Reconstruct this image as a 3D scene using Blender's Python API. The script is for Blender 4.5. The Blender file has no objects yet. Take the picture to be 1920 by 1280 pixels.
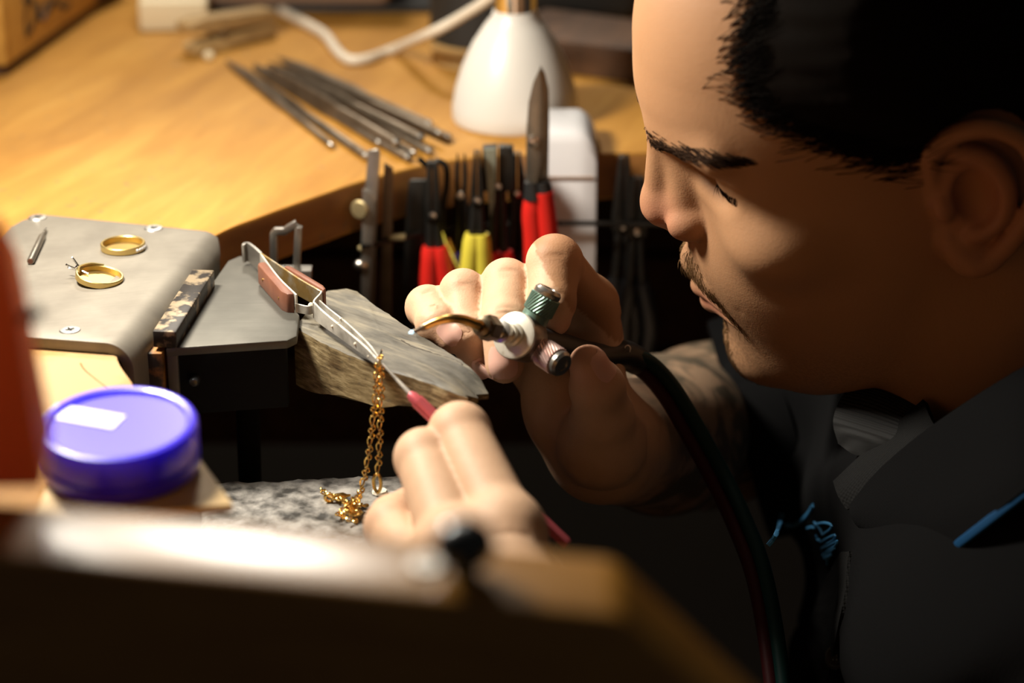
import bpy, bmesh, math, random
import numpy as np
from mathutils import Vector, Matrix, noise
from mathutils.bvhtree import BVHTree

random.seed(7)
rng = np.random.default_rng(7)
S = 0.01                                   # everything below is modelled in centimetres
SC = bpy.context.scene
COL = SC.collection

# ------------------------------------------------------------------ camera, light, exposure
PITCH = math.radians(22.0)
CAM = np.array([0.0, -90.0, 35.0])
FPX = 4267.0                               # focal length in pixels of the 1920 x 1280 frame
FW = np.array([0, math.cos(PITCH), -math.sin(PITCH)])
UP = np.array([0, math.sin(PITCH), math.cos(PITCH)])
RT = np.array([1.0, 0, 0])

cam_d = bpy.data.cameras.new('camera')
cam = bpy.data.objects.new('camera', cam_d)
COL.objects.link(cam)
cam.location = CAM * S
cam.rotation_euler = (math.radians(90) - PITCH, 0, 0)
cam_d.sensor_width = 36.0
cam_d.lens = FPX * 36.0 / 1920.0
cam_d.clip_start = 0.02
cam_d.clip_end = 30
cam_d.dof.use_dof = True
cam_d.dof.focus_distance = 0.97
cam_d.dof.aperture_fstop = 4.8
SC.camera = cam

world = bpy.data.worlds.new('room_light')
SC.world = world
world.use_nodes = True
world.node_tree.nodes['Background'].inputs[0].default_value = (1.0, 0.90, 0.76, 1)
world.node_tree.nodes['Background'].inputs[1].default_value = 0.021

LAMP_AT = (-27.0, 3.0, 32.0)              # centre of the bench lamp's glowing panel
LAMP_WATTS = 4.8
LAMP_AIM = (-4.0, 0.0, 0.0)
ROOM_LAMP_AT = (-19.0, 80.0, 70.0)
ROOM_LAMP_WATTS = 5.0
LAMP_COL = (1.0, 0.92, 0.79)

SC.view_settings.view_transform = 'Standard'
SC.view_settings.look = 'None'
SC.view_settings.exposure = 0.0
SC.view_settings.gamma = 1.0
SC.view_settings.use_curve_mapping = False

# ------------------------------------------------------------------ measuring helpers
def ray(u, v):
    return FW + RT * ((u - 960) / FPX) - UP * ((v - 640) / FPX)
def P(u, v, d):                            # point seen at (u, v), d cm deep
    return CAM + d * ray(u, v)
def Z(u, v, z):                            # point seen at (u, v) on the level z
    r = ray(u, v)
    return CAM + r * ((z - CAM[2]) / r[2])
def Yp(u, v, y):
    r = ray(u, v)
    return CAM + r * ((y - CAM[1]) / r[1])
def n3(v):
    v = np.asarray(v, float)
    return v / np.linalg.norm(v)
def V(p):
    return Vector((float(p[0]), float(p[1]), float(p[2])))

# ------------------------------------------------------------------ materials
MATS = {}
def nd(nt, t, **kw):
    n = nt.nodes.new(t)
    for k, v in kw.items():
        if k.startswith('i_'):
            n.inputs[k[2:].replace('_', ' ')].default_value = v
        else:
            setattr(n, k, v)
    return n
def ramp(nt, fac, stops):
    r = nt.nodes.new('ShaderNodeValToRGB')
    e = r.color_ramp.elements
    while len(e) < len(stops):
        e.new(0.5)
    for x, (pos, c) in zip(e, stops):
        x.position = pos
        x.color = (c[0], c[1], c[2], 1) if len(c) == 3 else c
    nt.links.new(fac, r.inputs[0])
    return r.outputs[0]
def base(name, col, rough=0.5, metal=0.0, spec=0.5, coat=0.0, sss=0.0, emit=None, estr=0.0, trans=0.0):
    m = bpy.data.materials.new(name)
    m.use_nodes = True
    nt = m.node_tree
    b = nt.nodes['Principled BSDF']
    b.inputs['Base Color'].default_value = (*col, 1)
    b.inputs['Roughness'].default_value = rough
    b.inputs['Metallic'].default_value = metal
    b.inputs['Specular IOR Level'].default_value = spec
    b.inputs['Coat Weight'].default_value = coat
    if sss:
        b.inputs['Subsurface Weight'].default_value = sss
        b.inputs['Subsurface Radius'].default_value = (1.0, 0.35, 0.2)
        b.inputs['Subsurface Scale'].default_value = 0.004
    if emit:
        b.inputs['Emission Color'].default_value = (*emit, 1)
        b.inputs['Emission Strength'].default_value = estr
    if trans:
        b.inputs['Transmission Weight'].default_value = trans
    MATS[name] = m
    return m, nt, b
def coords(nt, scale=(1, 1, 1), rot=(0, 0, 0)):
    tc = nt.nodes.new('ShaderNodeTexCoord')
    mr = nt.nodes.new('ShaderNodeMapping')
    mr.inputs['Rotation'].default_value = rot
    nt.links.new(tc.outputs['Object'], mr.inputs[0])
    mp = nt.nodes.new('ShaderNodeMapping')
    mp.inputs['Scale'].default_value = scale
    nt.links.new(mr.outputs[0], mp.inputs[0])
    return mp.outputs[0]
def noise_tex(nt, vec, scale, detail=4, rough=0.55, dist=0.0):
    n = nd(nt, 'ShaderNodeTexNoise', i_Scale=scale, i_Detail=detail, i_Roughness=rough, i_Distortion=dist)
    nt.links.new(vec, n.inputs['Vector'])
    return n.outputs[0]
def bump(nt, b, h, strength=0.2, dist=0.001):
    n = nd(nt, 'ShaderNodeBump', i_Strength=strength, i_Distance=dist)
    nt.links.new(h, n.inputs['Height'])
    nt.links.new(n.outputs[0], b.inputs['Normal'])
    return n
def mixc(nt, fac, a, bcol, mode='MIX'):
    m = nt.nodes.new('ShaderNodeMix')
    m.data_type = 'RGBA'
    m.blend_type = mode
    for sock, val in ((m.inputs['Factor'], fac), (m.inputs['A'], a), (m.inputs['B'], bcol)):
        if hasattr(val, 'is_linked'):
            nt.links.new(val, sock)
        elif isinstance(val, (int, float)):
            sock.default_value = val
        else:
            sock.default_value = (*val, 1)
    return m.outputs['Result']

def mottled(name, c1, c2, scale=60, rough=0.5, metal=0.0, lo=0.35, hi=0.65, bs=0.1, stretch=(1, 1, 1), rot=(0, 0, 0),
            spec=0.5, bscale=None, detail=5, coat=0.0, bd=0.0005):
    m, nt, b = base(name, c1, rough, metal, spec, coat)
    vec = coords(nt, stretch, rot)
    f = noise_tex(nt, vec, scale, detail)
    nt.links.new(ramp(nt, f, [(lo, c1), (hi, c2)]), b.inputs['Base Color'])
    if bs:
        bump(nt, b, noise_tex(nt, vec, bscale or scale * 2.5, 6), bs, bd)
    return m
def wood(name, cols, rot=0.0, rough=0.45, fine=70, bs=0.12, coat=0.0, spec=0.5, spots=0.0, stretch=10.0, worn=None):
    m, nt, b = base(name, cols[0], rough, 0, spec, coat)
    b.inputs['Coat Roughness'].default_value = 0.3
    vec = coords(nt, (stretch, 1.0, stretch), (0, 0, rot))
    vec2 = coords(nt, (2.2, 0.7, 2.2), (0, 0, rot))
    f1 = noise_tex(nt, vec, fine / 8, 6, 0.6, 0.5)
    f2 = noise_tex(nt, vec2, 9, 3)
    c1 = ramp(nt, f1, [(0.3, cols[0]), (0.55, cols[1]), (0.75, cols[2])])
    c2 = ramp(nt, f2, [(0.3, (0.82, 0.78, 0.7)), (0.7, (1.08, 1.08, 1.08))])
    col = mixc(nt, 1.0, c1, c2, 'MULTIPLY')
    if spots:
        f3 = noise_tex(nt, coords(nt), 160, 2)
        f4 = noise_tex(nt, coords(nt), 14, 3)
        fm = nd(nt, 'ShaderNodeMath', operation='MULTIPLY')
        a = ramp(nt, f3, [(0.64, (0, 0, 0)), (0.72, (1, 1, 1))])
        c = ramp(nt, f4, [(0.45, (0, 0, 0)), (0.62, (spots, spots, spots))])
        nt.links.new(a, fm.inputs[0])
        nt.links.new(c, fm.inputs[1])
        col = mixc(nt, fm.outputs[0], col, (0.16, 0.11, 0.06))
    if worn:
        tc = nt.nodes.new('ShaderNodeTexCoord')
        vd = nd(nt, 'ShaderNodeVectorMath', operation='DISTANCE')
        nt.links.new(tc.outputs['Object'], vd.inputs[0])
        vd.inputs[1].default_value = worn
        ad = nd(nt, 'ShaderNodeMath', operation='MULTIPLY_ADD')
        nt.links.new(noise_tex(nt, coords(nt), 45, 5), ad.inputs[0]); ad.inputs[1].default_value = 0.05
        nt.links.new(vd.outputs['Value'], ad.inputs[2])
        col = mixc(nt, ramp(nt, ad.outputs[0], [(0.045, (0.8, 0.8, 0.8)), (0.075, (0, 0, 0))]), col, (0.50, 0.345, 0.185))
    nt.links.new(col, b.inputs['Base Color'])
    bump(nt, b, f1, bs, 0.0006)
    return m

wood('bench_wood', [(0.36, 0.165, 0.024), (0.44, 0.215, 0.036), (0.51, 0.27, 0.055)], rot=math.radians(17), rough=0.55, spots=0.7, bs=0.05, stretch=7, spec=0.25, worn=(0.125, -0.275, 0.026))
wood('edge_wood', [(0.22, 0.085, 0.018), (0.33, 0.14, 0.03), (0.42, 0.20, 0.05)], rot=0.5, rough=0.6, spots=0.5)
wood('pale_wood', [(0.58, 0.40, 0.20), (0.68, 0.50, 0.27), (0.75, 0.58, 0.34)], rot=0.3, rough=0.6, spots=0.4)
wood('slip_wood', [(0.60, 0.40, 0.17), (0.66, 0.46, 0.21), (0.72, 0.52, 0.26)], rot=0.9, rough=0.6, bs=0.05)
wood('panel_wood', [(0.40, 0.17, 0.025), (0.50, 0.23, 0.035), (0.56, 0.28, 0.05)], rot=math.radians(90), rough=0.26, bs=0.03, coat=0.5)
wood('dark_wood', [(0.06, 0.028, 0.012), (0.10, 0.045, 0.018), (0.13, 0.06, 0.025)], rot=0.2, rough=0.7)
wood('crate_wood', [(0.42, 0.22, 0.045), (0.52, 0.29, 0.06), (0.60, 0.36, 0.10)], rot=0.0, rough=0.6, spots=0.5)
wood('peg_wood', [(0.30, 0.19, 0.08), (0.42, 0.28, 0.12), (0.52, 0.37, 0.17)], rot=1.3, rough=0.7)

# bench pin: raw wood, charred and polished grey on its top
def pin_mat(name, top):
    m, nt, b = base(name, (0.3, 0.25, 0.16), 0.62)
    rz = (0, 0, math.radians(43))
    vec = coords(nt, (1, 1, 1), rz)
    g = noise_tex(nt, coords(nt, (0.16, 1, 1.3), rz), 520, 6, 0.65)
    big = noise_tex(nt, coords(nt, (0.5, 1, 1), rz), 60, 5)
    streak = noise_tex(nt, coords(nt, (0.12, 1.2, 1), rz), 170, 5, 0.6)
    fine = noise_tex(nt, vec, 420, 3)
    if top:
        c = ramp(nt, big, [(0.34, (0.055, 0.050, 0.040)), (0.46, (0.115, 0.105, 0.084)), (0.56, (0.155, 0.138, 0.104)), (0.70, (0.27, 0.225, 0.145))])
        c = mixc(nt, ramp(nt, streak, [(0.52, (0, 0, 0)), (0.66, (0.65, 0.65, 0.65))]), c, (0.27, 0.235, 0.165))
        c = mixc(nt, ramp(nt, streak, [(0.30, (0.7, 0.7, 0.7)), (0.40, (0, 0, 0))]), c, (0.06, 0.052, 0.038))
    else:
        c = ramp(nt, g, [(0.30, (0.085, 0.055, 0.022)), (0.5, (0.235, 0.17, 0.08)), (0.70, (0.42, 0.33, 0.18))])
        d = ramp(nt, big, [(0.36, (0.38, 0.31, 0.24)), (0.50, (1, 1, 1))])
        c = mixc(nt, 1.0, c, d, 'MULTIPLY')
    c = mixc(nt, ramp(nt, fine, [(0.62, (0, 0, 0)), (0.72, (0.6, 0.6, 0.6))]), c, (0.10, 0.085, 0.06))
    nt.links.new(c, b.inputs['Base Color'])
    bump(nt, b, g, 0.45, 0.0006)
    b.inputs['Roughness'].default_value = 0.55 if top else 0.75
    b.inputs['Specular IOR Level'].default_value = 0.3
    return m
pin_mat('pin_top', True)
pin_mat('pin_side', False)

# metals
def brushed(name, c1, c2, rough, rot=0.0, scale=14, bs=0.06, metal=1.0, st=(2, 40, 2)):
    m, nt, b = base(name, c1, rough, metal)
    f = noise_tex(nt, coords(nt, st, (0, 0, rot)), scale, 5)
    g = noise_tex(nt, coords(nt), 45, 5)
    c = ramp(nt, g, [(0.35, c1), (0.65, c2)])
    nt.links.new(c, b.inputs['Base Color'])
    r = nd(nt, 'ShaderNodeMapRange')
    r.inputs[3].default_value = rough * 0.85
    r.inputs[4].default_value = rough * 1.2
    nt.links.new(f, r.inputs[0])
    nt.links.new(r.outputs[0], b.inputs['Roughness'])
    bump(nt, b, f, bs, 0.0004)
    return m
brushed('plate_steel', (0.195, 0.174, 0.143), (0.25, 0.226, 0.186), 0.6, rot=-0.3, metal=0.6)
brushed('bracket_steel', (0.105, 0.10, 0.086), (0.135, 0.128, 0.11), 0.55, metal=0.7, bs=0.03)
brushed('file_steel', (0.12, 0.09, 0.062), (0.22, 0.172, 0.125), 0.48, bs=0.1, metal=0.8)
brushed('dark_steel', (0.022, 0.021, 0.019), (0.045, 0.042, 0.037), 0.45, metal=0.8)
brushed('tool_steel', (0.30, 0.28, 0.25), (0.42, 0.39, 0.35), 0.35, metal=0.9)
brushed('blade_steel', (0.20, 0.18, 0.15), (0.30, 0.27, 0.22), 0.38, metal=0.85)
mottled('green_steel', (0.22, 0.24, 0.19), (0.32, 0.34, 0.27), 60, 0.4, 0.5)
base('screw_steel', (0.72, 0.70, 0.66), 0.36, 1.0)
base('chrome', (0.80, 0.79, 0.77), 0.06, 1.0)
base('nickel', (0.66, 0.63, 0.58), 0.28, 1.0)
base('brass', (0.55, 0.33, 0.10), 0.28, 1.0)
base('gold', (0.86, 0.56, 0.17), 0.27, 1.0)
base('satin_gold', (0.72, 0.53, 0.20), 0.34, 1.0)
base('white_gold', (0.85, 0.83, 0.80), 0.12, 1.0)
base('diamond', (0.95, 0.95, 0.95), 0.02, 0.0, 1.0)
mottled('blackened_bar', (0.30, 0.23, 0.145), (0.025, 0.02, 0.017), 110, 0.45, 0.35, 0.44, 0.52, 0.2, (1, 1, 1))
mottled('rusty_bar', (0.36, 0.16, 0.04), (0.03, 0.024, 0.018), 75, 0.6, 0.2, 0.42, 0.56, 0.3)
mottled('grip_brown', (0.15, 0.053, 0.028), (0.21, 0.078, 0.042), 90, 0.5, 0, bs=0.15)
mottled('worn_steel', (0.30, 0.275, 0.235), (0.60, 0.56, 0.49), 80, 0.42, 0.45, 0.4, 0.62, 0.2)
mottled('tarnish_steel', (0.34, 0.22, 0.075), (0.42, 0.36, 0.26), 120, 0.4, 0.75, 0.45, 0.62, 0.3)
mottled('flux_crust', (0.75, 0.70, 0.60), (0.62, 0.55, 0.42), 200, 0.7, 0)
mottled('torch_face', (0.72, 0.68, 0.58), (0.30, 0.22, 0.10), 55, 0.35, 0.45, 0.52, 0.66, 0.1)
mottled('torch_body', (0.30, 0.285, 0.26), (0.42, 0.40, 0.36), 80, 0.32, 0.9)
mottled('green_knob', (0.13, 0.22, 0.175), (0.20, 0.30, 0.245), 110, 0.42, 0.55, bs=0.05)
mottled('pink_knob', (0.46, 0.30, 0.27), (0.58, 0.41, 0.37), 110, 0.36, 0.75, bs=0.05)
base('nut_steel', (0.14, 0.11, 0.07), 0.42, 0.85)
base('ferrule_black', (0.012, 0.012, 0.012), 0.45)
base('black_rubber', (0.010, 0.010, 0.011), 0.4)
base('hose_green', (0.003, 0.022, 0.020), 0.5, spec=0.2)
base('hose_red', (0.035, 0.004, 0.005), 0.5, spec=0.2)
base('red_plastic', (0.60, 0.018, 0.012), 0.35)
base('blue_plastic', (0.03, 0.028, 0.26), 0.35)
base('yellow_plastic', (0.62, 0.52, 0.05), 0.5)
base('pink_metal', (0.82, 0.17, 0.20), 0.4, 0.6)
base('lid_blue', (0.045, 0.015, 0.85), 0.34, 0, 0.5, 0.2, sss=0.45)
MATS['lid_blue'].node_tree.nodes['Principled BSDF'].inputs['Subsurface Radius'].default_value = (0.25, 0.2, 1.0)
MATS['lid_blue'].node_tree.nodes['Principled BSDF'].inputs['Subsurface Scale'].default_value = 0.012
base('sticker_white', (0.86, 0.86, 0.88), 0.5)
base('orange_paint', (0.92, 0.31, 0.10), 0.45)
def translucent_m(name, col, w):
    m, nt, b = base(name, col, 0.45)
    t = nd(nt, 'ShaderNodeBsdfTranslucent'); t.inputs[0].default_value = (*col, 1)
    mx = nd(nt, 'ShaderNodeMixShader'); mx.inputs[0].default_value = w
    nt.links.new(b.outputs[0], mx.inputs[1]); nt.links.new(t.outputs[0], mx.inputs[2])
    nt.links.new(mx.outputs[0], nt.nodes['Material Output'].inputs[0])
translucent_m('orange_plastic', (0.86, 0.33, 0.13), 0.42)
base('lamp_white', (0.62, 0.59, 0.54), 0.36)
base('white_plastic', (0.70, 0.69, 0.70), 0.38)
base('cord_cream', (0.70, 0.62, 0.50), 0.5)
base('black_plastic', (0.016, 0.015, 0.014), 0.5)
base('taupe_plastic', (0.30, 0.20, 0.14), 0.6)
base('cream_paint', (0.74, 0.63, 0.42), 0.6)
base('tan_card', (0.46, 0.30, 0.12), 0.6)
base('web_black', (0.008, 0.008, 0.008), 0.8, spec=0.1)
base('dull_brass', (0.42, 0.33, 0.17), 0.5, 0.8)
base('ink', (0.03, 0.018, 0.008), 0.7)
base('knob_steel', (0.10, 0.11, 0.115), 0.25, 0.7)
base('button_horn', (0.035, 0.03, 0.022), 0.3)
base('thread_blue', (0.06, 0.30, 0.62), 0.6)
base('piping_blue', (0.008, 0.05, 0.13), 0.7, spec=0.1)
base('lamp_glow', (1, 1, 1), 0.5, emit=LAMP_COL, estr=6.0)
base('flame_blue', (0.5, 0.8, 1.0), 0.5, emit=(0.55, 0.85, 1.0), estr=1.6)
base('dark_floor', (0.03, 0.024, 0.018), 0.8)
base('wall_paint', (0.10, 0.085, 0.07), 0.8)
base('denim', (0.02, 0.022, 0.03), 0.85)
base('lips', (0.45, 0.18, 0.13), 0.4)
base('hair_black', (0.005, 0.0035, 0.0025), 0.7, spec=0.04)
base('brow_hair', (0.022, 0.011, 0.006), 0.7, spec=0.05)
base('beard_hair', (0.17, 0.095, 0.04), 0.6, spec=0.1)
mottled('slab_stone', (0.035, 0.032, 0.028), (0.36, 0.34, 0.31), 130, 0.5, 0, 0.36, 0.66, 0.5, bscale=170, detail=9, bd=0.0012)

def nail_m():
    m, nt, b = base('nail', (0.70, 0.40, 0.32), 0.32, 0, 0.5, sss=0.1)
    return m
nail_m()
def skin_m():
    m, nt, b = base('skin', (0.60, 0.36, 0.215), 0.56, 0, 0.3, sss=0.05)
    vec = coords(nt)
    red = nt.nodes.new('ShaderNodeAttribute'); red.attribute_name = 'flush'
    tat_shade = nt.nodes.new('ShaderNodeAttribute'); tat_shade.attribute_name = 'tattoo_shade'
    stu = nt.nodes.new('ShaderNodeAttribute'); stu.attribute_name = 'stubble'
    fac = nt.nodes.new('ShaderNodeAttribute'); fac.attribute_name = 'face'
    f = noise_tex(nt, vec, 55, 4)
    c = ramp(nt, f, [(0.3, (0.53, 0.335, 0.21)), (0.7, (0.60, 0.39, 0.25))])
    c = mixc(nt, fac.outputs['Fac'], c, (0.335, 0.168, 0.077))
    c = mixc(nt, red.outputs['Fac'], c, (0.56, 0.215, 0.145))
    sp = noise_tex(nt, vec, 700, 2)
    sm = nd(nt, 'ShaderNodeMath', operation='MULTIPLY')
    nt.links.new(ramp(nt, sp, [(0.42, (0, 0, 0)), (0.6, (0.75, 0.75, 0.75))]), sm.inputs[0])
    nt.links.new(stu.outputs['Fac'], sm.inputs[1])
    c = mixc(nt, sm.outputs[0], c, (0.10, 0.055, 0.03))
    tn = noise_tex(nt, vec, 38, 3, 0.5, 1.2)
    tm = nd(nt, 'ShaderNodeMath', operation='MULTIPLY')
    nt.links.new(ramp(nt, tn, [(0.46, (1, 1, 1)), (0.58, (0.5, 0.5, 0.5))]), tm.inputs[0])  # tattoo patches; the half ink between them stands in for shade
    nt.links.new(tat_shade.outputs['Fac'], tm.inputs[1])
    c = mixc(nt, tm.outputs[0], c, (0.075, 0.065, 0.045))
    nt.links.new(c, b.inputs['Base Color'])
    v = nd(nt, 'ShaderNodeTexVoronoi', i_Scale=1100)
    nt.links.new(vec, v.inputs['Vector'])
    nz = noise_tex(nt, vec, 260, 5, 0.65)
    hm = nd(nt, 'ShaderNodeMath', operation='MULTIPLY_ADD')
    nt.links.new(v.outputs[0], hm.inputs[0]); hm.inputs[1].default_value = 0.35
    nt.links.new(nz, hm.inputs[2])
    bump(nt, b, hm.outputs[0], 0.22, 0.0006)
    return m
skin_m()
def cloth_m(name, col, cell, strength):
    m, nt, b = base(name, col, 0.97, 0, 0.04)
    vec = coords(nt)
    v = nd(nt, 'ShaderNodeTexVoronoi', i_Scale=cell)
    v.inputs['Randomness'].default_value = 0.25
    nt.links.new(vec, v.inputs['Vector'])
    bump(nt, b, v.outputs[0], strength, 0.0006)
    return m
cloth_m('shirt_cloth', (0.0055, 0.0055, 0.0058), 900, 0.25)
cloth_m('pique_cloth', (0.013, 0.013, 0.013), 700, 0.9)
def rib_m():
    m, nt, b = base('rib_cloth', (0.017, 0.017, 0.017), 0.85, 0, 0.25)
    w = nd(nt, 'ShaderNodeTexWave', i_Scale=230, i_Distortion=0.4)
    w.bands_direction = 'DIAGONAL'
    nt.links.new(coords(nt, (1, 1, 0.3)), w.inputs['Vector'])
    bump(nt, b, w.outputs[1], 0.8, 0.0006)
rib_m()

# ------------------------------------------------------------------ mesh builder
ORG = {}
def empty(name, loc):
    o = bpy.data.objects.new(name, None)
    COL.objects.link(o)
    o.location = V(loc) * S
    o.empty_display_size = 0.01
    ORG[o] = np.asarray(loc, float)
    return o
def tag(o, label=None, cat=None, group=None, kind=None):
    if label: o['label'] = label
    if cat: o['category'] = cat
    if group: o['group'] = group
    if kind: o['kind'] = kind
    return o
def thing(name, loc, label, cat, group=None):
    return tag(empty(name, loc), label, cat, group)

class MB:
    def __init__(s):
        s.v, s.f, s.m = [], [], []
        s.mi = 0
    def add(s, vs, fs):
        o = len(s.v)
        s.v += [tuple(map(float, x)) for x in vs]
        s.f += [tuple(i + o for i in f) for f in fs]
        s.m += [s.mi] * len(fs)
        return s
    def box(s, c, size, M=None):
        hx, hy, hz = [x / 2 for x in size]
        vs = [np.array((x, y, z)) for x in (-hx, hx) for y in (-hy, hy) for z in (-hz, hz)]
        if M is not None: vs = [np.asarray(M) @ v for v in vs]
        vs = [v + np.asarray(c, float) for v in vs]
        return s.add(vs, [(0, 1, 3, 2), (4, 6, 7, 5), (0, 4, 5, 1), (2, 3, 7, 6), (0, 2, 6, 4), (1, 5, 7, 3)])
    def prism(s, poly, z0, z1, M=None, o=(0, 0, 0)):
        n = len(poly)
        vs = [np.array((x, y, z0)) for x, y in poly] + [np.array((x, y, z1)) for x, y in poly]
        if M is not None: vs = [np.asarray(M) @ v for v in vs]
        vs = [v + np.asarray(o, float) for v in vs]
        fs = [tuple(range(n))[::-1], tuple(range(n, 2 * n))] + [(i, (i + 1) % n, n + (i + 1) % n, n + i) for i in range(n)]
        return s.add(vs, fs)
    def tube(s, pts, r, n=10, closed=False, caps=True, flat=1.0, upv=None, twist=0.0):
        pts = [np.asarray(p, float) for p in pts]
        N = len(pts)
        rr = r if hasattr(r, '__len__') else [r] * N
        u = None
        rings = []
        for i in range(N):
            a = pts[i - 1] if (i > 0 or closed) else pts[i]
            b = pts[(i + 1) % N] if (i < N - 1 or closed) else pts[i]
            t = n3(b - a)
            if u is None:
                ref = np.asarray(upv, float) if upv is not None else (np.array((0, 0, 1.0)) if abs(t[2]) < 0.9 else np.array((1.0, 0, 0)))
                u = ref
            u = n3(u - t * (u @ t))
            w = np.cross(t, u)
            rings.append([pts[i] + rr[i] * (math.cos(q) * u + flat * math.sin(q) * w) for q in [2 * math.pi * k / n + twist for k in range(n)]])
        vs = [p for rg in rings for p in rg]
        fs = []
        for i in range(N if closed else N - 1):
            j = (i + 1) % N
            for k in range(n):
                fs.append((i * n + k, i * n + (k + 1) % n, j * n + (k + 1) % n, j * n + k))
        if caps and not closed:
            fs.append(tuple(range(n))[::-1])
            fs.append(tuple((N - 1) * n + k for k in range(n)))
        return s.add(vs, fs)
    def cyl(s, a, b, r0, r1=None, n=20):
        return s.tube([a, b], [r0, r0 if r1 is None else r1], n)
    def lathe(s, o, axis, prof, n=32, a0=0.0, star=None, twist=0.0):
        axis = n3(axis)
        ref = np.array((0, 0, 1.0)) if abs(axis[2]) < 0.9 else np.array((1.0, 0, 0))
        u = n3(np.cross(axis, ref)); w = np.cross(axis, u)
        o = np.asarray(o, float)
        vs, fs = [], []
        for (r, h) in prof:
            for k in range(n):
                q = 2 * math.pi * k / n + a0 + twist * h
                rad = r * (1 + (star * (k % 2) if star else 0))
                vs.append(o + axis * h + rad * (math.cos(q) * u + math.sin(q) * w))
        m = len(prof)
        for i in range(m - 1):
            for k in range(n):
                fs.append((i * n + k, i * n + (k + 1) % n, (i + 1) * n + (k + 1) % n, (i + 1) * n + k))
        if prof[0][0] > 1e-6: fs.append(tuple(range(n))[::-1])
        if prof[-1][0] > 1e-6: fs.append(tuple((m - 1) * n + k for k in range(n)))
        return s.add(vs, fs)
    def ball(s, c, r, n=14, M=None):
        rr = np.asarray(r if hasattr(r, '__len__') else (r, r, r), float)
        prof = []
        vs, fs = [], []
        for i in range(n // 2 + 1):
            a = math.pi * i / (n // 2)
            for k in range(n):
                q = 2 * math.pi * k / n
                p = np.array((math.sin(a) * math.cos(q), math.sin(a) * math.sin(q), -math.cos(a))) * rr
                if M is not None: p = np.asarray(M) @ p
                vs.append(p + np.asarray(c, float))
        for i in range(n // 2):
            for k in range(n):
                fs.append((i * n + k, i * n + (k + 1) % n, (i + 1) * n + (k + 1) % n, (i + 1) * n + k))
        return s.add(vs, fs)
    def grid(s, rows, thick=0.0, ref=None):
        """rows of points -> a sheet with thickness"""
        G = np.array(rows, float)
        a, b = G.shape[:2]
        du = np.gradient(G, axis=1); dv = np.gradient(G, axis=0)
        N = np.cross(du, dv); N /= np.linalg.norm(N, axis=2, keepdims=True) + 1e-9
        A = G + N * thick / 2; B = G - N * thick / 2
        vs = list(A.reshape(-1, 3)) + list(B.reshape(-1, 3))
        o = a * b
        fs = []
        for i in range(a - 1):
            for j in range(b - 1):
                q = (i * b + j, i * b + j + 1, (i + 1) * b + j + 1, (i + 1) * b + j)
                fs.append(q); fs.append(tuple(x + o for x in q[::-1]))
        ring = [(0, j) for j in range(b)] + [(i, b - 1) for i in range(1, a)] + [(a - 1, j) for j in range(b - 2, -1, -1)] + [(i, 0) for i in range(a - 2, 0, -1)]
        ids = [i * b + j for i, j in ring]
        for k in range(len(ids)):
            x, y = ids[k], ids[(k + 1) % len(ids)]
            fs.append((y, x, x + o, y + o))
        return s.add(vs, fs)
    def build(s, name, mat, parent=None, bevel=0.0, seg=2, ang=35, smooth=True, base_origin=True):
        vs = np.array(s.v)
        if parent is not None:
            org = ORG[parent]
        else:
            lo, hi = vs.min(0), vs.max(0)
            org = np.array(((lo[0] + hi[0]) / 2, (lo[1] + hi[1]) / 2, lo[2]))
        me = bpy.data.meshes.new(name)
        me.from_pydata(((vs - org) * S).tolist(), [], s.f)
        mats = mat if isinstance(mat, (list, tuple)) else [mat]
        for m in mats: me.materials.append(MATS[m])
        me.polygons.foreach_set('material_index', s.m)
        bm = bmesh.new(); bm.from_mesh(me)
        bmesh.ops.remove_doubles(bm, verts=bm.verts, dist=1e-6)
        bmesh.ops.recalc_face_normals(bm, faces=bm.faces)
        if bevel:
            es = [e for e in bm.edges if len(e.link_faces) == 2 and e.calc_face_angle(0) > math.radians(30)]
            bmesh.ops.bevel(bm, geom=es, offset=bevel * S, segments=seg, profile=0.5, affect='EDGES', clamp_overlap=True)
        bm.to_mesh(me); bm.free()
        if smooth:
            me.shade_smooth()
            me.set_sharp_from_angle(angle=math.radians(ang))
        o = bpy.data.objects.new(name, me)
        COL.objects.link(o)
        ORG[o] = org
        if parent is not None:
            o.parent = parent
        else:
            o.location = V(org) * S
        return o

def spline(pts, n=8, closed=False):
    """Catmull-Rom through the points"""
    pts = [np.asarray(p, float) for p in pts]
    N = len(pts)
    out = []
    rngi = range(N if closed else N - 1)
    for i in rngi:
        if closed:
            p0, p1, p2, p3 = pts[i - 1], pts[i], pts[(i + 1) % N], pts[(i + 2) % N]
        else:
            p1, p2 = pts[i], pts[i + 1]
            p0 = pts[i - 1] if i else 2 * p1 - p2
            p3 = pts[i + 2] if i + 2 < N else 2 * p2 - p1
        for k in range(n):
            t = k / n
            out.append(0.5 * (2 * p1 + (p2 - p0) * t + (2 * p0 - 5 * p1 + 4 * p2 - p3) * t * t + (3 * p1 - p0 - 3 * p2 + p3) * t ** 3))
    if not closed: out.append(pts[-1])
    return out
def frame(z, x=None):
    """3x3 with columns x,y,z; z given, x near the hint"""
    z = n3(z)
    x = np.asarray(x if x is not None else ((1, 0, 0) if abs(z[0]) < 0.9 else (0, 1, 0)), float)
    x = n3(x - z * (x @ z))
    return np.stack([x, np.cross(z, x), z], 1)
def mat4(M, o):
    A = Matrix([[*M[0], 0], [*M[1], 0], [*M[2], 0], [0, 0, 0, 1]])
    A.translation = V(o)
    return A
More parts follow.
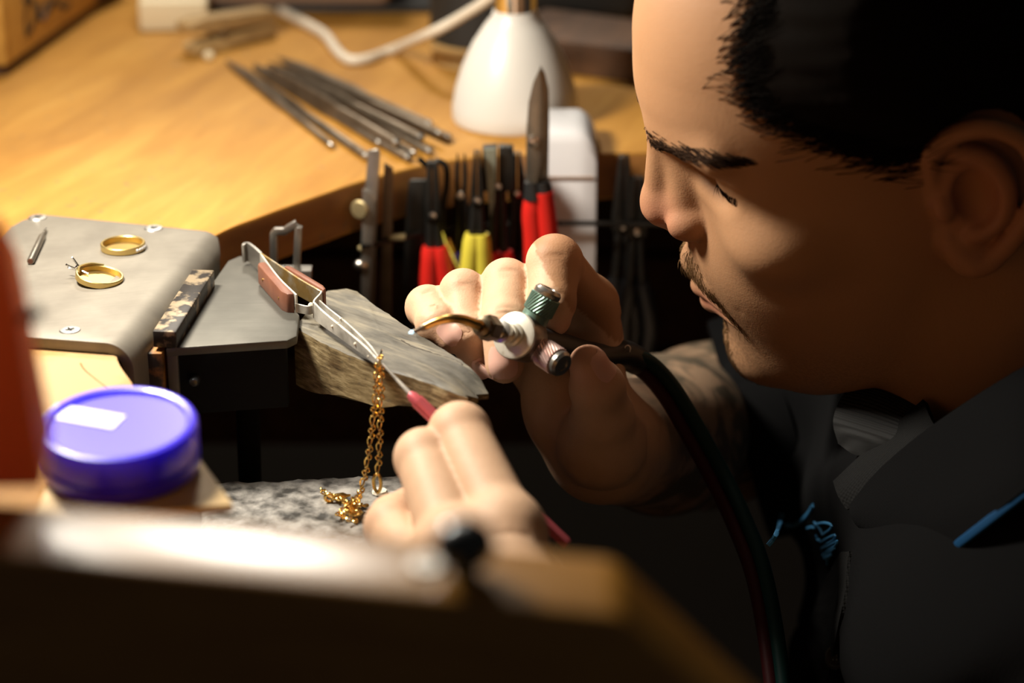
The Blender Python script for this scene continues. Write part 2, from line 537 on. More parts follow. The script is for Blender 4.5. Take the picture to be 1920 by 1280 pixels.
# ------------------------------------------------------------------ the setting
def struct(name, mb, mat, **kw):
    o = mb.build(name, mat, **kw)
    o['kind'] = 'structure'
    return o
struct('floor', MB().box((0, 0, -76), (260, 300, 2)), 'dark_floor')
struct('wall_back', MB().box((0, 95, 20), (260, 3, 190)), 'wall_paint')
struct('wall_left', MB().box((-110, 0, 20), (3, 186, 190)), 'wall_paint')

# ------------------------------------------------------------------ the bench
EDGE = [(-20, -37.4), (-17.0, -27), (-14.2, -17), (-14.3, -11), (-14.75, -8.1), (-16.0, -4.6), (-15.9, 0), (-15.0, 5), (-13.75, 9.85), (-11.7, 12.9),
        (-9.4, 15.75), (-7.2, 18.3), (-3.8, 21.1), (0, 22.4), (7.45, 22.9), (13, 24.5), (18, 28.5), (26, 31)]
edge_s = [tuple(p[:2]) for p in spline([(x, y, 0) for x, y in EDGE], 6)]
outer = [(62, 32), (62, 66), (-62, 66), (-62, -37.4)]
poly = edge_s + outer
bench = thing('jewellers_bench', (-30, 20, -2.6), 'honey-coloured wooden workbench with a curved cut-out edge', 'workbench')
m = MB()
n = len(poly)
vs = [(x, y, 0) for x, y in poly] + [(x, y, -2.6) for x, y in poly]
m.add(vs, [])
m.f.append(tuple(range(n))); m.m.append(0)
m.f.append(tuple(range(n, 2 * n))[::-1]); m.m.append(0)
for i in range(n):
    m.f.append((i, (i + 1) % n, n + (i + 1) % n, n + i)); m.m.append(1)
m.build('bench_top', ['bench_wood', 'edge_wood'], bench, bevel=0.16, seg=2)
MB().box((-8, 44, -14.0), (100, 2, 22.6)).build('apron', 'dark_wood', bench, bevel=0.1)
for x, y in ((-58, -32), (-58, 62), (58, 62), (58, 36)):
    MB().box((x, y, -38.8), (6, 6, 72.2)).build('leg', 'dark_wood', bench, bevel=0.2)
for k in range(3):
    d = MB().box((-8 + 3 * (k % 2), 42.2, -9 - 0.01 * k - 6.6 * k), (46, 1.4, 6.0)).build('drawer_front', 'dark_wood', bench, bevel=0.15)
    MB().ball((-6, 41.0, -9 - 6.6 * k), 0.7).build('knob', 'brass', d)
# gouge in the wood beside the plate
gq = spline([Z(148, 672, 0.0), Z(156, 690, 0.0), Z(176, 708, 0.0), Z(205, 730, 0.0)], 6)
MB().tube([p - np.array((0, 0, 0.115)) for p in gq], [0.10] * 3 + [0.13] * (len(gq) - 4) + [0.1], 8, flat=1.2).build('gouge', 'edge_wood', bench)

# steel plate bent over the edge of the bench
pl = thing('steel_bench_plate', (-18, 3, 0), 'thick grey steel plate screwed to the bench under the two rings', 'plate')
pa, pb = np.array((-14.25, 9.0)), np.array((-16.45, -4.75))       # the bend line, far and near end
back_l, near_l = np.array((-22.95, 11.3)), np.array((-24.5, -3.2))
rows = []
R = 1.15
prof = [('flat', 0.0)] + [('arc', math.radians(a)) for a in range(0, 91, 10)] + [('down', 2.3)]
def plate_pt(t, kind, val, drop):
    e = pa * (1 - t) + pb * t
    inner = back_l * (1 - t) + near_l * t
    ax = n3(np.append(e - inner, 0))[:2]
    if kind == 'flat':
        q = inner; return np.array((q[0], q[1], 0.5 - drop))
    if kind == 'arc':
        r = R - drop
        q = e + ax * (r * math.sin(val)); return np.array((q[0], q[1], 0.5 - R + r * math.cos(val)))
    q = e + ax * (R - drop); return np.array((q[0], q[1], 0.5 - R - val))
ts = [0, 0.02, 0.06, 0.12] + [0.2 + 0.08 * i for i in range(10)] + [1.0]
top, bot = [], []
for t in ts:
    sh = 0.0
    top.append([plate_pt(t, k, v_, 0.0) for k, v_ in prof])
    bot.append([plate_pt(t, k, v_, 0.45) for k, v_ in prof])
# rounded far corners
for lst in (top, bot):
    for i, t in enumerate(ts):
        if t < 0.12:
            c = (0.12 - t) / 0.12
            for j in (0,):
                lst[i][j] = lst[i][j] + np.array((0.9 * c * c, 0, 0))
            for j in range(6, len(prof)):
                f = (j - 5) / (len(prof) - 6)
                lst[i][j] = lst[i][j] + np.array((-0.25 * c * c * f, -1.6 * c * c * f, 0))
m = MB()
A, B = np.array(top), np.array(bot)
na, nb = A.shape[:2]
m.add(list(A.reshape(-1, 3)) + list(B.reshape(-1, 3)), [])
o_ = na * nb
fs = []
for i in range(na - 1):
    for j in range(nb - 1):
        q = (i * nb + j, i * nb + j + 1, (i + 1) * nb + j + 1, (i + 1) * nb + j)
        fs += [q, tuple(x + o_ for x in q[::-1])]
for j in range(nb - 1):
    fs += [(j, j + 1, o_ + j + 1, o_ + j), ((na - 1) * nb + j, (na - 1) * nb + j + 1, o_ + (na - 1) * nb + j + 1, o_ + (na - 1) * nb + j)]
for i in range(na - 1):
    fs += [(i * nb, (i + 1) * nb, o_ + (i + 1) * nb, o_ + i * nb), (i * nb + nb - 1, (i + 1) * nb + nb - 1, o_ + (i + 1) * nb + nb - 1, o_ + i * nb + nb - 1)]
m.f += fs; m.m += [0] * len(fs)
m.build('plate', 'plate_steel', pl, bevel=0.09, seg=2, ang=50)
for (u, v) in ((70, 408), (288, 428), (131, 619)):
    c = Z(u, v, 0.5); c[2] = 0.5
    s = MB().lathe(c, (0, 0, 1), [(0.0, 0.03), (0.16, 0.05), (0.32, 0.06), (0.40, 0.045), (0.44, 0.0), (0.47, -0.05)], 26).build('screw', 'screw_steel', pl)
    MB().box(c + np.array((0, 0, 0.055)), (0.36, 0.07, 0.03), frame((0, 0, 1), (1, 0.6, 0))).box(c + np.array((0, 0, 0.055)), (0.36, 0.07, 0.028), frame((0, 0, 1), (-0.6, 1, 0))).build('cross_slot', 'dark_steel', s)

# the pin holder: slotted block, triangular steel bracket, wedge bar
hold = thing('bench_pin_bracket', (-12, 1, -4), 'grey steel triangular bracket that holds the wooden bench pin', 'bracket')
tri = [(-14.3, -3.0), (-9.35, -2.1), (-9.0, -1.6), (-9.1, 0.8), (-11.65, 7.6), (-12.0, 8.15), (-12.5, 8.25), (-12.95, 7.6)]
MB().prism(tri, -0.85, -0.45).build('bracket_plate', 'bracket_steel', hold, bevel=0.08)
MB().prism([(-14.2, -2.75), (-9.45, -1.9), (-9.45, -1.3), (-14.2, -2.1)], -3.6, -0.84).build('front_web', 'web_black', hold, bevel=0.05)
MB().prism([(-14.3, -2.9), (-13.85, -2.85), (-12.7, 7.4), (-13.0, 7.5)], -4.4, -0.84).build('side_web', 'bracket_steel', hold, bevel=0.05)
MB().lathe((-13.2, -2.55, -2.0), (0, -1, 0.1), [(0.22, 0.0), (0.22, 0.5), (0.15, 0.62), (0.0, 0.65)], 16).build('bolt', 'knob_steel', hold)
MB().prism([(-15.15, -3.15), (-14.45, -3.15), (-14.2, 0.5), (-14.9, 0.5)], -4.6, -0.62).build('slot_block', ['rusty_bar'], hold, bevel=0.06)
MB().cyl((-11.6, 2.0, -0.8), (-11.9, 3.0, -14), 0.55, 0.5, 12).build('strut', 'web_black', hold)
MB().cyl((-15.4, 1, -3.4), (-12.8, 1.2, -3.4), 0.3).build('mounting_bolt', 'dark_steel', hold)
b0, b1 = Z(308, 622, 0.25), Z(381, 506, 0.25)
b0[2] = b1[2] = 0.0
dirb = n3(b1 - b0); L = np.linalg.norm(b1 - b0)
MB().box((b0 + b1) / 2 + np.array((0, 0, -0.1)), (1.0, L, 0.75), frame((0, 0, 1), np.cross(dirb, (0, 0, 1)))).build('wedge_bar', 'blackened_bar', bevel=0.07)
tag(bpy.data.objects['wedge_bar'], 'square black and brown mottled bar wedged between plate and bracket', 'bar')

# ------------------------------------------------------------------ bench pin
pin = thing('bench_pin', (-5.5, -1.5, -3.4), 'worn grey wooden bench pin wedge with a notched tip', 'bench pin')
pt = [(-9.3, 0.15), (-7.3, -2.35), (-5.2, -4.5), (-3.4, -5.85), (-2.2, -6.75), (-1.75, -6.95), (-1.95, -6.35), (-1.35, -6.2), (-1.45, -5.8), (-0.95, -5.75), (-1.25, -4.95),
      (-2.4, -3.1), (-4.2, -0.3), (-6.1, 2.9), (-6.9, 4.5), (-7.4, 4.85), (-8.2, 4.6), (-9.05, 1.2)]
def pin_bottom(x, y):
    t = np.clip((x + 9.3) / 8.0, 0, 1)
    return -3.4 + 2.25 * t ** 1.15 - 0.12 * math.sin(x * 2.0)
dens = []
for i in range(len(pt)):
    a, b = np.array(pt[i]), np.array(pt[(i + 1) % len(pt)])
    k = max(1, int(np.linalg.norm(b - a) / 0.35))
    for j in range(k):
        q = a + (b - a) * j / k
        w = 0.05 * noise.noise((q[0] * 2.3, q[1] * 2.3, 0))
        dens.append((q[0] + w, q[1] + w))
def pin_top(x, y):
    e = math.hypot(x + 1.2, y + 5.9)
    return -0.72 - (0.55 * math.exp(-(e / 1.1) ** 2)) + 0.03 * noise.noise((x, y, 3))
m = MB(); n = len(dens)
cen = np.mean(dens, 0)
rings = []
for f in (1.0, 0.97, 0.8, 0.55, 0.28):
    rings.append([(cen[0] + (x - cen[0]) * f, cen[1] + (y - cen[1]) * f) for x, y in dens])
vs = []
for ri, rg in enumerate(rings):
    for x, y in rg: vs.append((x, y, pin_top(x, y) - (0.07 if ri == 0 else 0)))
c_i = len(vs); vs.append((cen[0], cen[1], pin_top(*cen)))
b_i = len(vs)
for zf in (0.5, 1.0):
    for x, y in dens:
        zt, zb = pin_top(x, y) - 0.07, min(pin_bottom(x, y), pin_top(x, y) - 0.3)
        vs.append((x + 0.03 * noise.noise((x * 3, y * 3, zf)), y + 0.03 * noise.noise((y * 3, x * 3, zf)), zt + (zb - zt) * zf))
m.add(vs, [])
for ri in range(len(rings) - 1):
    for i in range(n):
        j = (i + 1) % n
        m.f.append((ri * n + i, ri * n + j, (ri + 1) * n + j, (ri + 1) * n + i)); m.m.append(0)
for i in range(n):
    j = (i + 1) % n
    m.f.append(((len(rings) - 1) * n + i, (len(rings) - 1) * n + j, c_i)); m.m.append(0)
    m.f.append((i, j, b_i + j, b_i + i)); m.m.append(1)
    m.f.append((b_i + i, b_i + j, b_i + n + j, b_i + n + i)); m.m.append(1)
m.f.append(tuple(b_i + n + i for i in range(n))[::-1]); m.m.append(1)
m.build('pin_block', ['pin_top', 'pin_side'], pin, ang=40)
ck = spline([Z(752, 638, -0.725), Z(775, 650, -0.725), Z(805, 660, -0.73), Z(845, 672, -0.735), Z(868, 684, -0.76)], 5)
MB().tube([p + np.array((0.02 * math.sin(9 * i), 0.03 * math.cos(7 * i), 0.0)) for i, p in enumerate(ck)], [0.02 + 0.018 * abs(math.sin(i * 1.7)) for i in range(len(ck))], 6, flat=1.0).build('crack', 'ink', pin)

# ------------------------------------------------------------------ foreground side panel, its knob, the orange post
D0 = 57.0
PZ = 9.0
ftl = Z(-60, 925, PZ); y0, y1 = -42.6, -38.4
pan = thing('bench_side_panel', (-9, -40, -30), 'varnished brown side board with a sloping end, blurred across the foreground', 'panel')
x_end = 2.55
def slope(x): return PZ - (x - x_end) * 0.93
prof = [(-40, -60), (-40, PZ), (x_end, PZ - 0.0), (x_end + 12, slope(x_end + 12)), (x_end + 12, -60)]
def panel_y(x, back):      # the board stands slightly turned
    return (-38.0 if back else -41.3) - 0.20 * (x + 6)
m = MB()
vs = [(x, panel_y(x, False), z) for x, z in prof] + [(x, panel_y(x, True), z) for x, z in prof]
k = len(prof)
m.add(vs, [tuple(range(k)), tuple(range(k, 2 * k))[::-1]] + [(i, (i + 1) % k, k + (i + 1) % k, k + i) for i in range(k)])
m.build('board', 'panel_wood', pan, bevel=0.35, seg=4)
MB().box((5.0, -43.0, 1.2), (5.0, 0.35, 7.0)).build('dark_latch_plate', 'black_plastic', pan, bevel=0.1)
kn = thing('round_steel_knob', (-1.35, -40, PZ), 'small dark round steel knob on the foreground board', 'knob')
kp = Z(872, 1074, PZ); kp[2] = PZ
ORG[kn] = kp; kn.location = V(kp) * S
MB().lathe(kp, (0, 0, 1), [(0.36, 0.0), (0.34, 0.2), (0.66, 0.4), (0.80, 0.75), (0.7, 1.1), (0.4, 1.35), (0.0, 1.42)], 24).build('knob_head', 'knob_steel', kn)
wp = Z(800, 1062, PZ); wp[2] = PZ
MB().lathe(wp, (0, 0, 1), [(0.16, 0.0), (0.42, 0.0), (0.42, 0.12), (0.16, 0.12), (0.16, 0.0)], 24).build('steel_washer', 'tool_steel')
tag(bpy.data.objects['steel_washer'], 'small pale steel washer left of the dark knob', 'washer')

# orange post standing on the panel at the far left
post = thing('orange_post', (-13.5, -38, PZ), 'tall orange plastic post at the left edge of the picture', 'post')
q0, q1 = P(90, 925, 60.5), P(10, 440, 61.5)
q0[2] = PZ
axis = n3(q1 - q0)
m = MB()
Mx = frame(axis, (1, 0, 0))
hgt = np.linalg.norm(q1 - q0) + 0.4
cs = [(-3.2, -0.6), (0.2, -0.8), (-0.25, 3.6), (-3.2, 3.6)]
vs = []
for f in (0.0, 1.0):
    for x, y in cs: vs.append(q0 + np.array((-0.12, 0, 0)) + Mx @ np.array((x, y, f * hgt)))
m.add(vs, [(3, 2, 1, 0), (4, 5, 6, 7)] + [(i, (i + 1) % 4, 4 + (i + 1) % 4, 4 + i) for i in range(4)])
for i in range(4): m.v[i] = (m.v[i][0], m.v[i][1], PZ + 0.005)
m.build('post_body', 'orange_plastic', post, bevel=0.14, seg=3)
p = P(58, 592, 61.2)
MB().lathe(p + np.array((-0.35, 0, -0.1)), (1, -0.2, 0.45), [(0.12, 0.0), (0.14, 0.35), (0.22, 0.4), (0.2, 0.68), (0.0, 0.72)], 14).build('clamp_screw', ['black_plastic'], post)

# ------------------------------------------------------------------ soldering slab on its drawer, wooden slip, blue lid
slab = MB()
zt = -6.5
A_, B_ = Z(380, 902, zt), Z(775, 884, zt)
ex = n3((B_ - A_) * (1, 1, 0)); ey = np.array((ex[1], -ex[0], 0))       # towards the camera
rows = []
NX, NY = 60, 50
W, Dp = 12.5, 15.0
rows = [[A_ + ex * (i / (NX - 1) * W) + ey * (j / (NY - 1) * Dp) + np.array((0, 0, 0.10 * noise.fractal(((A_ + ex * i * W / NX + ey * j * Dp / NY) * 0.9).tolist(), 0.6, 2.0, 5) - (0.22 if i in (0, NX - 1) or j in (0, NY - 1) else 0)))
         for i in range(NX)] for j in range(NY)]
G = np.array(rows)
bt = G.copy(); bt[..., 2] = zt - 2.4
vs = list(G.reshape(-1, 3)) + list(bt.reshape(-1, 3))
o_ = NX * NY
fs = []
for j in range(NY - 1):
    for i in range(NX - 1):
        fs.append((j * NX + i, j * NX + i + 1, (j + 1) * NX + i + 1, (j + 1) * NX + i))
ring = [(0, i) for i in range(NX)] + [(j, NX - 1) for j in range(1, NY)] + [(NY - 1, i) for i in range(NX - 2, -1, -1)] + [(j, 0) for j in range(NY - 2, 0, -1)]
ids = [j * NX + i for j, i in ring]
for k in range(len(ids)):
    a, b = ids[k], ids[(k + 1) % len(ids)]
    fs.append((a, b, b + o_, a + o_))
fs.append(tuple(i + o_ for i in ids))
slab.add(vs, fs)
so = slab.build('soldering_slab', 'slab_stone', ang=60)
tag(so, 'rough grey stone soldering slab lying under the gold chain', 'soldering block')
chip = MB()
cc = Z(712, 921, zt + 0.1)
chip.lathe(cc, (0, 0, 1), [(0.34, -0.05), (0.30, 0.06), (0.12, 0.1), (0.0, 0.09)], 9)
co = chip.build('flux_flake', 'flux_crust')
tag(co, 'small white flake of flux on the grey slab', 'flake')
dr = thing('wooden_lap_tray', (A_[0] + 5, -9, zt - 6), 'shallow dark wooden tray carrying the grey soldering slab', 'tray')
cD = A_ + ex * W / 2 + ey * Dp / 2
Md = np.stack([ex, -ey, (0, 0, 1)], 1)
MB().box((cD[0], cD[1], zt - 2.8), (W + 0.4, Dp + 0.2, 0.7), Md).build('tray_bottom', 'dark_wood', dr)
MB().box((cD[0] + 0, cD[1], zt - 5.4), (W - 1, Dp - 1, 4.4), Md).build('tray_body', 'dark_wood', dr, bevel=0.1)
MB().box((cD[0] - W / 2 - 2.2, cD[1], zt - 3.6), (5.2, Dp - 2, 0.8), Md).build('runner', 'dark_wood', dr)
MB().box((cD[0] - W / 2 - 4.4, cD[1], -6.3), (0.8, Dp - 2, 7.3), Md).build('hanger', 'dark_wood', dr)

slip = MB()
sp = [Z(437, 946, 0.3), Z(371, 853, 0.3), Z(120, 835, 0.3), Z(60, 975, 0.3)]
slip.prism([(p[0], p[1]) for p in sp][::-1], 0.02, 0.32)
sl = slip.build('thin_wooden_slip', 'slip_wood', bevel=0.05)
tag(sl, 'thin pale wooden slip lying under the blue lid', 'board')
lc = Z(224, 800, 2.1); lr = 2.78
lid = thing('blue_lid', (lc[0], lc[1], 0.33), 'round bright blue plastic jar lid with a white sticker', 'lid')
tilt = math.radians(5.0)
ln = np.array((0.0, -math.sin(tilt), math.cos(tilt)))
o3 = np.array((lc[0], lc[1] + 0.05, 0.34 + lr * math.sin(tilt)))
MB().lathe(o3, ln, [(lr - 0.22, 0.0), (lr - 0.05, 0.02), (lr, 0.12), (lr, 0.50), (lr - 0.13, 0.56), (lr - 0.13, 0.66), (lr + 0.0, 0.72), (lr + 0.0, 1.60), (lr - 0.08, 1.74), (lr - 0.22, 1.78), (lr - 0.36, 1.74), (lr - 0.42, 1.62), (0.0, 1.60)], 96).build('lid_shell', 'lid_blue', lid, ang=30)
def on_lid(u, v, h):
    r_ = ray(u, v); q_ = o3 + ln * h
    return CAM + r_ * (((q_ - CAM) @ ln) / (r_ @ ln))
s0 = on_lid(158, 780, 1.63)
sd = n3(on_lid(228, 792, 1.63) - on_lid(92, 768, 1.63))
MB().box(s0, (2.75, 1.0, 0.02), frame(ln, sd)).build('white_sticker', 'sticker_white', lid)
# ------------------------------------------------------------------ rings and drill bit on the plate
def band(o, axis, r, h, t, n=72, taper=0.03):
    return MB().lathe(o, axis, [(r - t, taper), (r - t, h - taper), (r - t + taper, h), (r - taper, h), (r, h - taper), (r, taper), (r - taper, 0), (r - t + taper, 0), (r - t, taper)], n)
c = Z(232, 474, 0.5); c[2] = 0.51
c = Z(231, 466, 0.51)
ring1 = thing('gold_ring', c, 'plain gold ring with a row of tiny stones, the one farther back on the plate', 'ring')
band(c, (0, 0, 1), 1.0, 0.30, 0.13).build('band', 'satin_gold', ring1, ang=25)
for k in range(5):
    a = math.radians(-6 - 9 * k)
    q = c + np.array((1.0 * math.cos(a), 1.0 * math.sin(a), 0.15))
    MB().lathe(q, (math.cos(a), math.sin(a), 0.2), [(0.075, -0.02), (0.07, 0.025), (0.04, 0.05), (0.0, 0.05)], 8).build('stone', 'diamond', ring1, smooth=False)
c = Z(186, 526, 0.51)
ring2 = thing('solitaire_ring', c, 'gold solitaire ring with an empty white four-claw setting', 'ring')
ax2 = n3((0.16, -0.03, 1))
band(c + np.array((0, 0, 0.04)), ax2, 1.03, 0.28, 0.12).build('band', 'satin_gold', ring2, ang=25)
F2 = frame(ax2, (1, 0, 0))
hd = F2 @ n3((-0.94, 0.42, 0))
q = c + np.array((0, 0, 0.04)) + ax2 * 0.16 + hd * 1.02
up2 = np.array((0, 0, 1.0))
MB().tube(spline([q - hd * 0.25 + np.cross(hd, ax2) * -0.5 + ax2 * 0.05, q + ax2 * 0.12, q + ax2 * 0.16 + np.cross(hd, ax2) * 0.55 - hd * 0.18, q + ax2 * 0.10 + np.cross(hd, ax2) * 0.95 - hd * 0.6], 6), 0.07, 8).build('bypass_wire', 'satin_gold', ring2)
st = MB()
hx = n3(hd + 0.35 * ax2)
Fh = frame(hx)
for a in (45, 135, 225, 315):
    r_ = Fh @ np.array((math.cos(math.radians(a)), math.sin(math.radians(a)), 0))
    cl = MB().tube(spline([q - hx * 0.02 + r_ * 0.06, q + hx * 0.2 + r_ * 0.16, q + hx * 0.46 + r_ * 0.27, q + hx * 0.56 + r_ * 0.27], 4), [0.045] * 13, 6).build('claw', 'white_gold', ring2)
MB().tube([q + hx * 0.16 + Fh @ np.array((0.14 * math.cos(t), 0.14 * math.sin(t), 0)) for t in np.linspace(0, 2 * math.pi, 16, endpoint=False)], 0.035, 6, closed=True).build('gallery_ring', 'white_gold', ring2)
MB().tube([q - hx * 0.05, q - hd * 0.45 - ax2 * 0.06], 0.035, 6).build('peg', 'white_gold', ring2)

d0, d1 = Z(57, 490, 0.66), Z(84, 432, 0.66)
dv = n3(d1 - d0); Ld = np.linalg.norm(d1 - d0)
bit = thing('drill_burr', d0, 'small thin steel drill burr lying left of the rings', 'drill bit')
MB().lathe(d0, dv, [(0.0, 0.0), (0.14, 0.0), (0.16, 0.04), (0.16, Ld * 0.78), (0.07, Ld * 0.9), (0.06, Ld * 1.02)], 14).build('shank', 'blade_steel', bit)
MB().lathe(d0 + dv * Ld * 1.0, dv, [(0.05, 0.0), (0.055, 0.12), (0.03, 0.42), (0.0, 0.45)], 10).build('cutting_tip', 'screw_steel', bit)
MB().lathe(d0 - dv * 0.02, dv, [(0.0, 0.0), (0.11, 0.0), (0.125, 0.05)], 14).build('end_cap', 'grip_brown', bit)

# ------------------------------------------------------------------ cross-locking tweezers
tw = thing('cross_lock_tweezers', (-9, 0, -0.5), 'steel cross-locking tweezers with two brown grips, lying across the pin', 'tweezers')
wd = 0.62
def strip(name, pts, w0, w1, th, mat, lean=(0, 0, 0)):
    pts = spline(pts, 6)
    N = len(pts)
    rows = []
    m = MB()
    vs = []
    for i, p in enumerate(pts):
        a = pts[max(0, i - 1)]; b = pts[min(N - 1, i + 1)]
        t = n3((b - a) * (1, 1, 0.0) + 1e-9)
        s_ = np.array((-t[1], t[0], 0)) * th / 2
        w = w0 + (w1 - w0) * i / (N - 1)
        dn = np.array((lean[0], lean[1], -1.0)) * w
        vs += [p - s_, p + s_, p + s_ + dn, p - s_ + dn]
    fs = []
    for i in range(N - 1):
        for k in range(4):
            fs.append((i * 4 + k, i * 4 + (k + 1) % 4, i * 4 + 4 + (k + 1) % 4, i * 4 + 4 + k))
    fs += [(3, 2, 1, 0), tuple((N - 1) * 4 + k for k in range(4))]
    m.add(vs, fs)
    return m.build(name, mat, tw, bevel=0.02, seg=1, ang=40)
# top-edge line of each arm: pixel and level
def T(u, v, z): return Z(u, v, z)
strip('back_spring', [T(455, 459, 0.55), T(463, 454, 0.62), T(476, 462, 0.62), T(489, 474, 0.6)], 0.85, 0.95, 0.14, 'tool_steel')
strip('arm', [T(487, 472, 0.60), T(500, 490, 0.55), T(524, 521, 0.5), T(556, 552, 0.42)], 0.9, 0.62, 0.09, 'worn_steel')
strip('arm', [T(488, 473, 0.60), T(520, 494, 0.6), T(560, 521, 0.55), T(602, 545, 0.5)], 0.9, 0.8, 0.09, 'tarnish_steel')
strip('crossing_bend', [T(602, 544, 0.5), T(601, 549, 0.48), T(590, 561, 0.42), T(588, 567, 0.40)], 0.75, 0.7, 0.10, 'worn_steel')
strip('jaw', [T(588, 565, 0.40), T(606, 583, 0.36), T(640, 611, 0.26), T(680, 644, 0.1), T(700, 664, -0.02), T(711, 675, -0.12)], 0.80, 0.24, 0.10, 'worn_steel')
strip('jaw', [T(599, 562, 0.40), T(616, 577, 0.36), T(650, 604, 0.26), T(688, 640, 0.1), T(704, 660, -0.02), T(713, 673, -0.12)], 0.7, 0.24, 0.08, 'worn_steel')
strip('crossing_link', [T(553, 568, 0.2), T(562, 570, 0.15), T(578, 573, 0.15), T(590, 570, 0.2)], 0.42, 0.4, 0.06, 'worn_steel')
MB().ball(T(583, 575, -0.1), (0.14, 0.14, 0.2)).build('crossing_rivet', 'flux_crust', tw)
def grip(pts, side, z0, h, th, name='grip'):
    a, b = pts
    t = n3((b - a) * (1, 1, 0)); s_ = np.array((-t[1], t[0], 0)) * side
    Lg = np.linalg.norm((b - a) * (1, 1, 0))
    pol = [(0, 0.0), (0.0, th * 0.75), (0.25, th), (Lg - 0.5, th * 1.05), (Lg - 0.1, th * 0.7), (Lg, 0.0)]
    m = MB()
    vs = []
    for zz in (0, -h):
        for x, y in pol: vs.append(a + t * x + s_ * y + np.array((0, 0, z0 + zz)) * (0, 0, 1) + np.array((0, 0, (b[2] - a[2]) * x / Lg)))
    k = len(pol)
    m.add(vs, [tuple(range(k)), tuple(range(k, 2 * k))[::-1]] + [(i, (i + 1) % k, k + (i + 1) % k, k + i) for i in range(k)])
    g = m.build(name, 'grip_brown', tw, bevel=0.09, seg=2)
    for f in (0.22, 0.78):
        MB().lathe(a + t * Lg * f + s_ * th * 1.02 + np.array((0, 0, z0 - h * 0.5 + (b[2] - a[2]) * f)), s_, [(0.07, -0.05), (0.06, 0.03), (0.0, 0.04)], 10).build('rivet', 'brass', g)
grip((T(497, 491, 0.52), T(552, 552, 0.38)), -1, 0.04, 0.95, 0.42)
grip((T(532, 500, 0.6), T(606, 545, 0.5)), 1, 0.04, 0.9, 0.3)
for (u, v, z_, r_) in ((625, 612, 0.0, 0.12), (634, 607, 0.25, 0.10), (668, 645, -0.1, 0.13), (693, 668, -0.25, 0.11), (640, 598, 0.26, 0.09)):
    MB().ball(T(u, v, z_), (r_ * 0.9, r_ * 0.5, r_ * 0.7)).build('flux_spot', 'flux_crust', tw)

# ------------------------------------------------------------------ gold chain
chain = thing('gold_chain', (-5.5, -4.5, -6.4), 'thin gold figaro chain hanging from the tweezers into a heap on the slab', 'chain')
def link_mesh(name, L_, W_, r_):
    pts = []
    for k in range(16):
        a = 2 * math.pi * k / 16
        x = (L_ / 2 - r_) * math.cos(a); y = (W_ / 2 - r_) * math.sin(a)
        pts.append((x, y, 0.035 * math.sin(2 * a)))
    m = MB().tube(pts, r_, 6, closed=True, upv=(0, 0, 1))
    o = m.build(name, 'gold')
    return o
protos = {}
def put_link(kind, c, d, roll):
    L_, W_ = {'short': (0.29, 0.25), 'long': (0.50, 0.26)}[kind]
    if kind not in protos:
        o = link_mesh('link', L_, W_, 0.042)
        me = o.data
        bpy.data.objects.remove(o)
        protos[kind] = me
    o = bpy.data.objects.new('link', protos[kind])
    COL.objects.link(o)
    o.parent = chain
    d = n3(d)
    x = d; M0 = frame(x)
    u, w = M0[:, 0], M0[:, 1]
    y = math.cos(roll) * u + math.sin(roll) * w
    z = np.cross(x, y)
    o.matrix_local = mat4(np.stack([x, y, z], 1), (np.asarray(c) - ORG[chain]) * S)
    return o
def lay_chain(path, start=0, spread=0.55):
    path = spline(path, 12)
    P_ = np.array(path); seg = np.linalg.norm(np.diff(P_, axis=0), axis=1)
    cum = np.concatenate([[0], np.cumsum(seg)])
    s, i = 0.0, start
    while True:
        kind = 'long' if i % 4 == 3 else 'short'
        adv = (0.50 if kind == 'long' else 0.29) - 0.11
        mid = s + adv / 2
        if s + adv > cum[-1]: break
        q = np.array([np.interp(mid, cum, P_[:, k]) for k in range(3)])
        q2 = np.array([np.interp(mid + 0.1, cum, P_[:, k]) for k in range(3)])
        q1 = np.array([np.interp(max(0, mid - 0.1), cum, P_[:, k]) for k in range(3)])
        put_link(kind, q, q2 - q1, (0.62 if i % 2 else -0.5) + random.uniform(-.12, .12))
        s += adv; i += 1
tipc = P(713, 676, 93.0)
zs = -6.36
lay_chain([P(708, 682, 91.8), P(705, 730, 92.1), P(698, 800, 92.6), P(689, 868, 93.1), P(678, 915, 93.5), P(668, 938, 93.8), Z(658, 950, zs + 0.15)], 1)
lay_chain([P(715, 682, 91.9), P(715, 730, 92.2), P(713, 800, 92.6), P(710, 868, 93.0), P(709, 888, 93.1)], 0)
lay_chain([Z(601, 919, zs + 0.12), Z(616, 928, zs + 0.1), Z(636, 936, zs + 0.1), Z(656, 946, zs + 0.2)], 0)
put_link('short', P(712, 673, 91.7), (1, 0.2, 0.3), 0.3)
put_link('short', P(717, 672, 91.7), (0.6, -0.5, 0.6), 1.1)
for k in range(60):
    a = random.uniform(0, 2 * math.pi); r_ = min(0.75, abs(random.gauss(0, 0.32)))
    c0 = Z(664, 962, zs)
    c = c0 + np.array((0.8 * r_ * math.cos(a), 1.5 * r_ * math.sin(a), 0.06 + max(0, 0.42 - 0.45 * r_) * random.random()))
    d = np.array((random.gauss(0, 1), random.gauss(0, 1), random.gauss(0, 0.35)))
    put_link('long' if k % 4 == 0 else 'short', c, d, random.uniform(0, 3.1))
cl = MB()
c0 = P(707, 893, 93.1)
MB().tube(spline([c0 + np.array(q) for q in ((0, 0, 0.1), (-0.14, 0, -0.1), (-0.12, 0, -0.5), (0.02, 0, -0.72), (0.14, 0, -0.45), (0.12, 0, -0.05))], 5, closed=True), 0.075, 8, closed=True).build('lobster_clasp', 'gold', chain)
c0 = Z(617, 934, zs + 0.13)
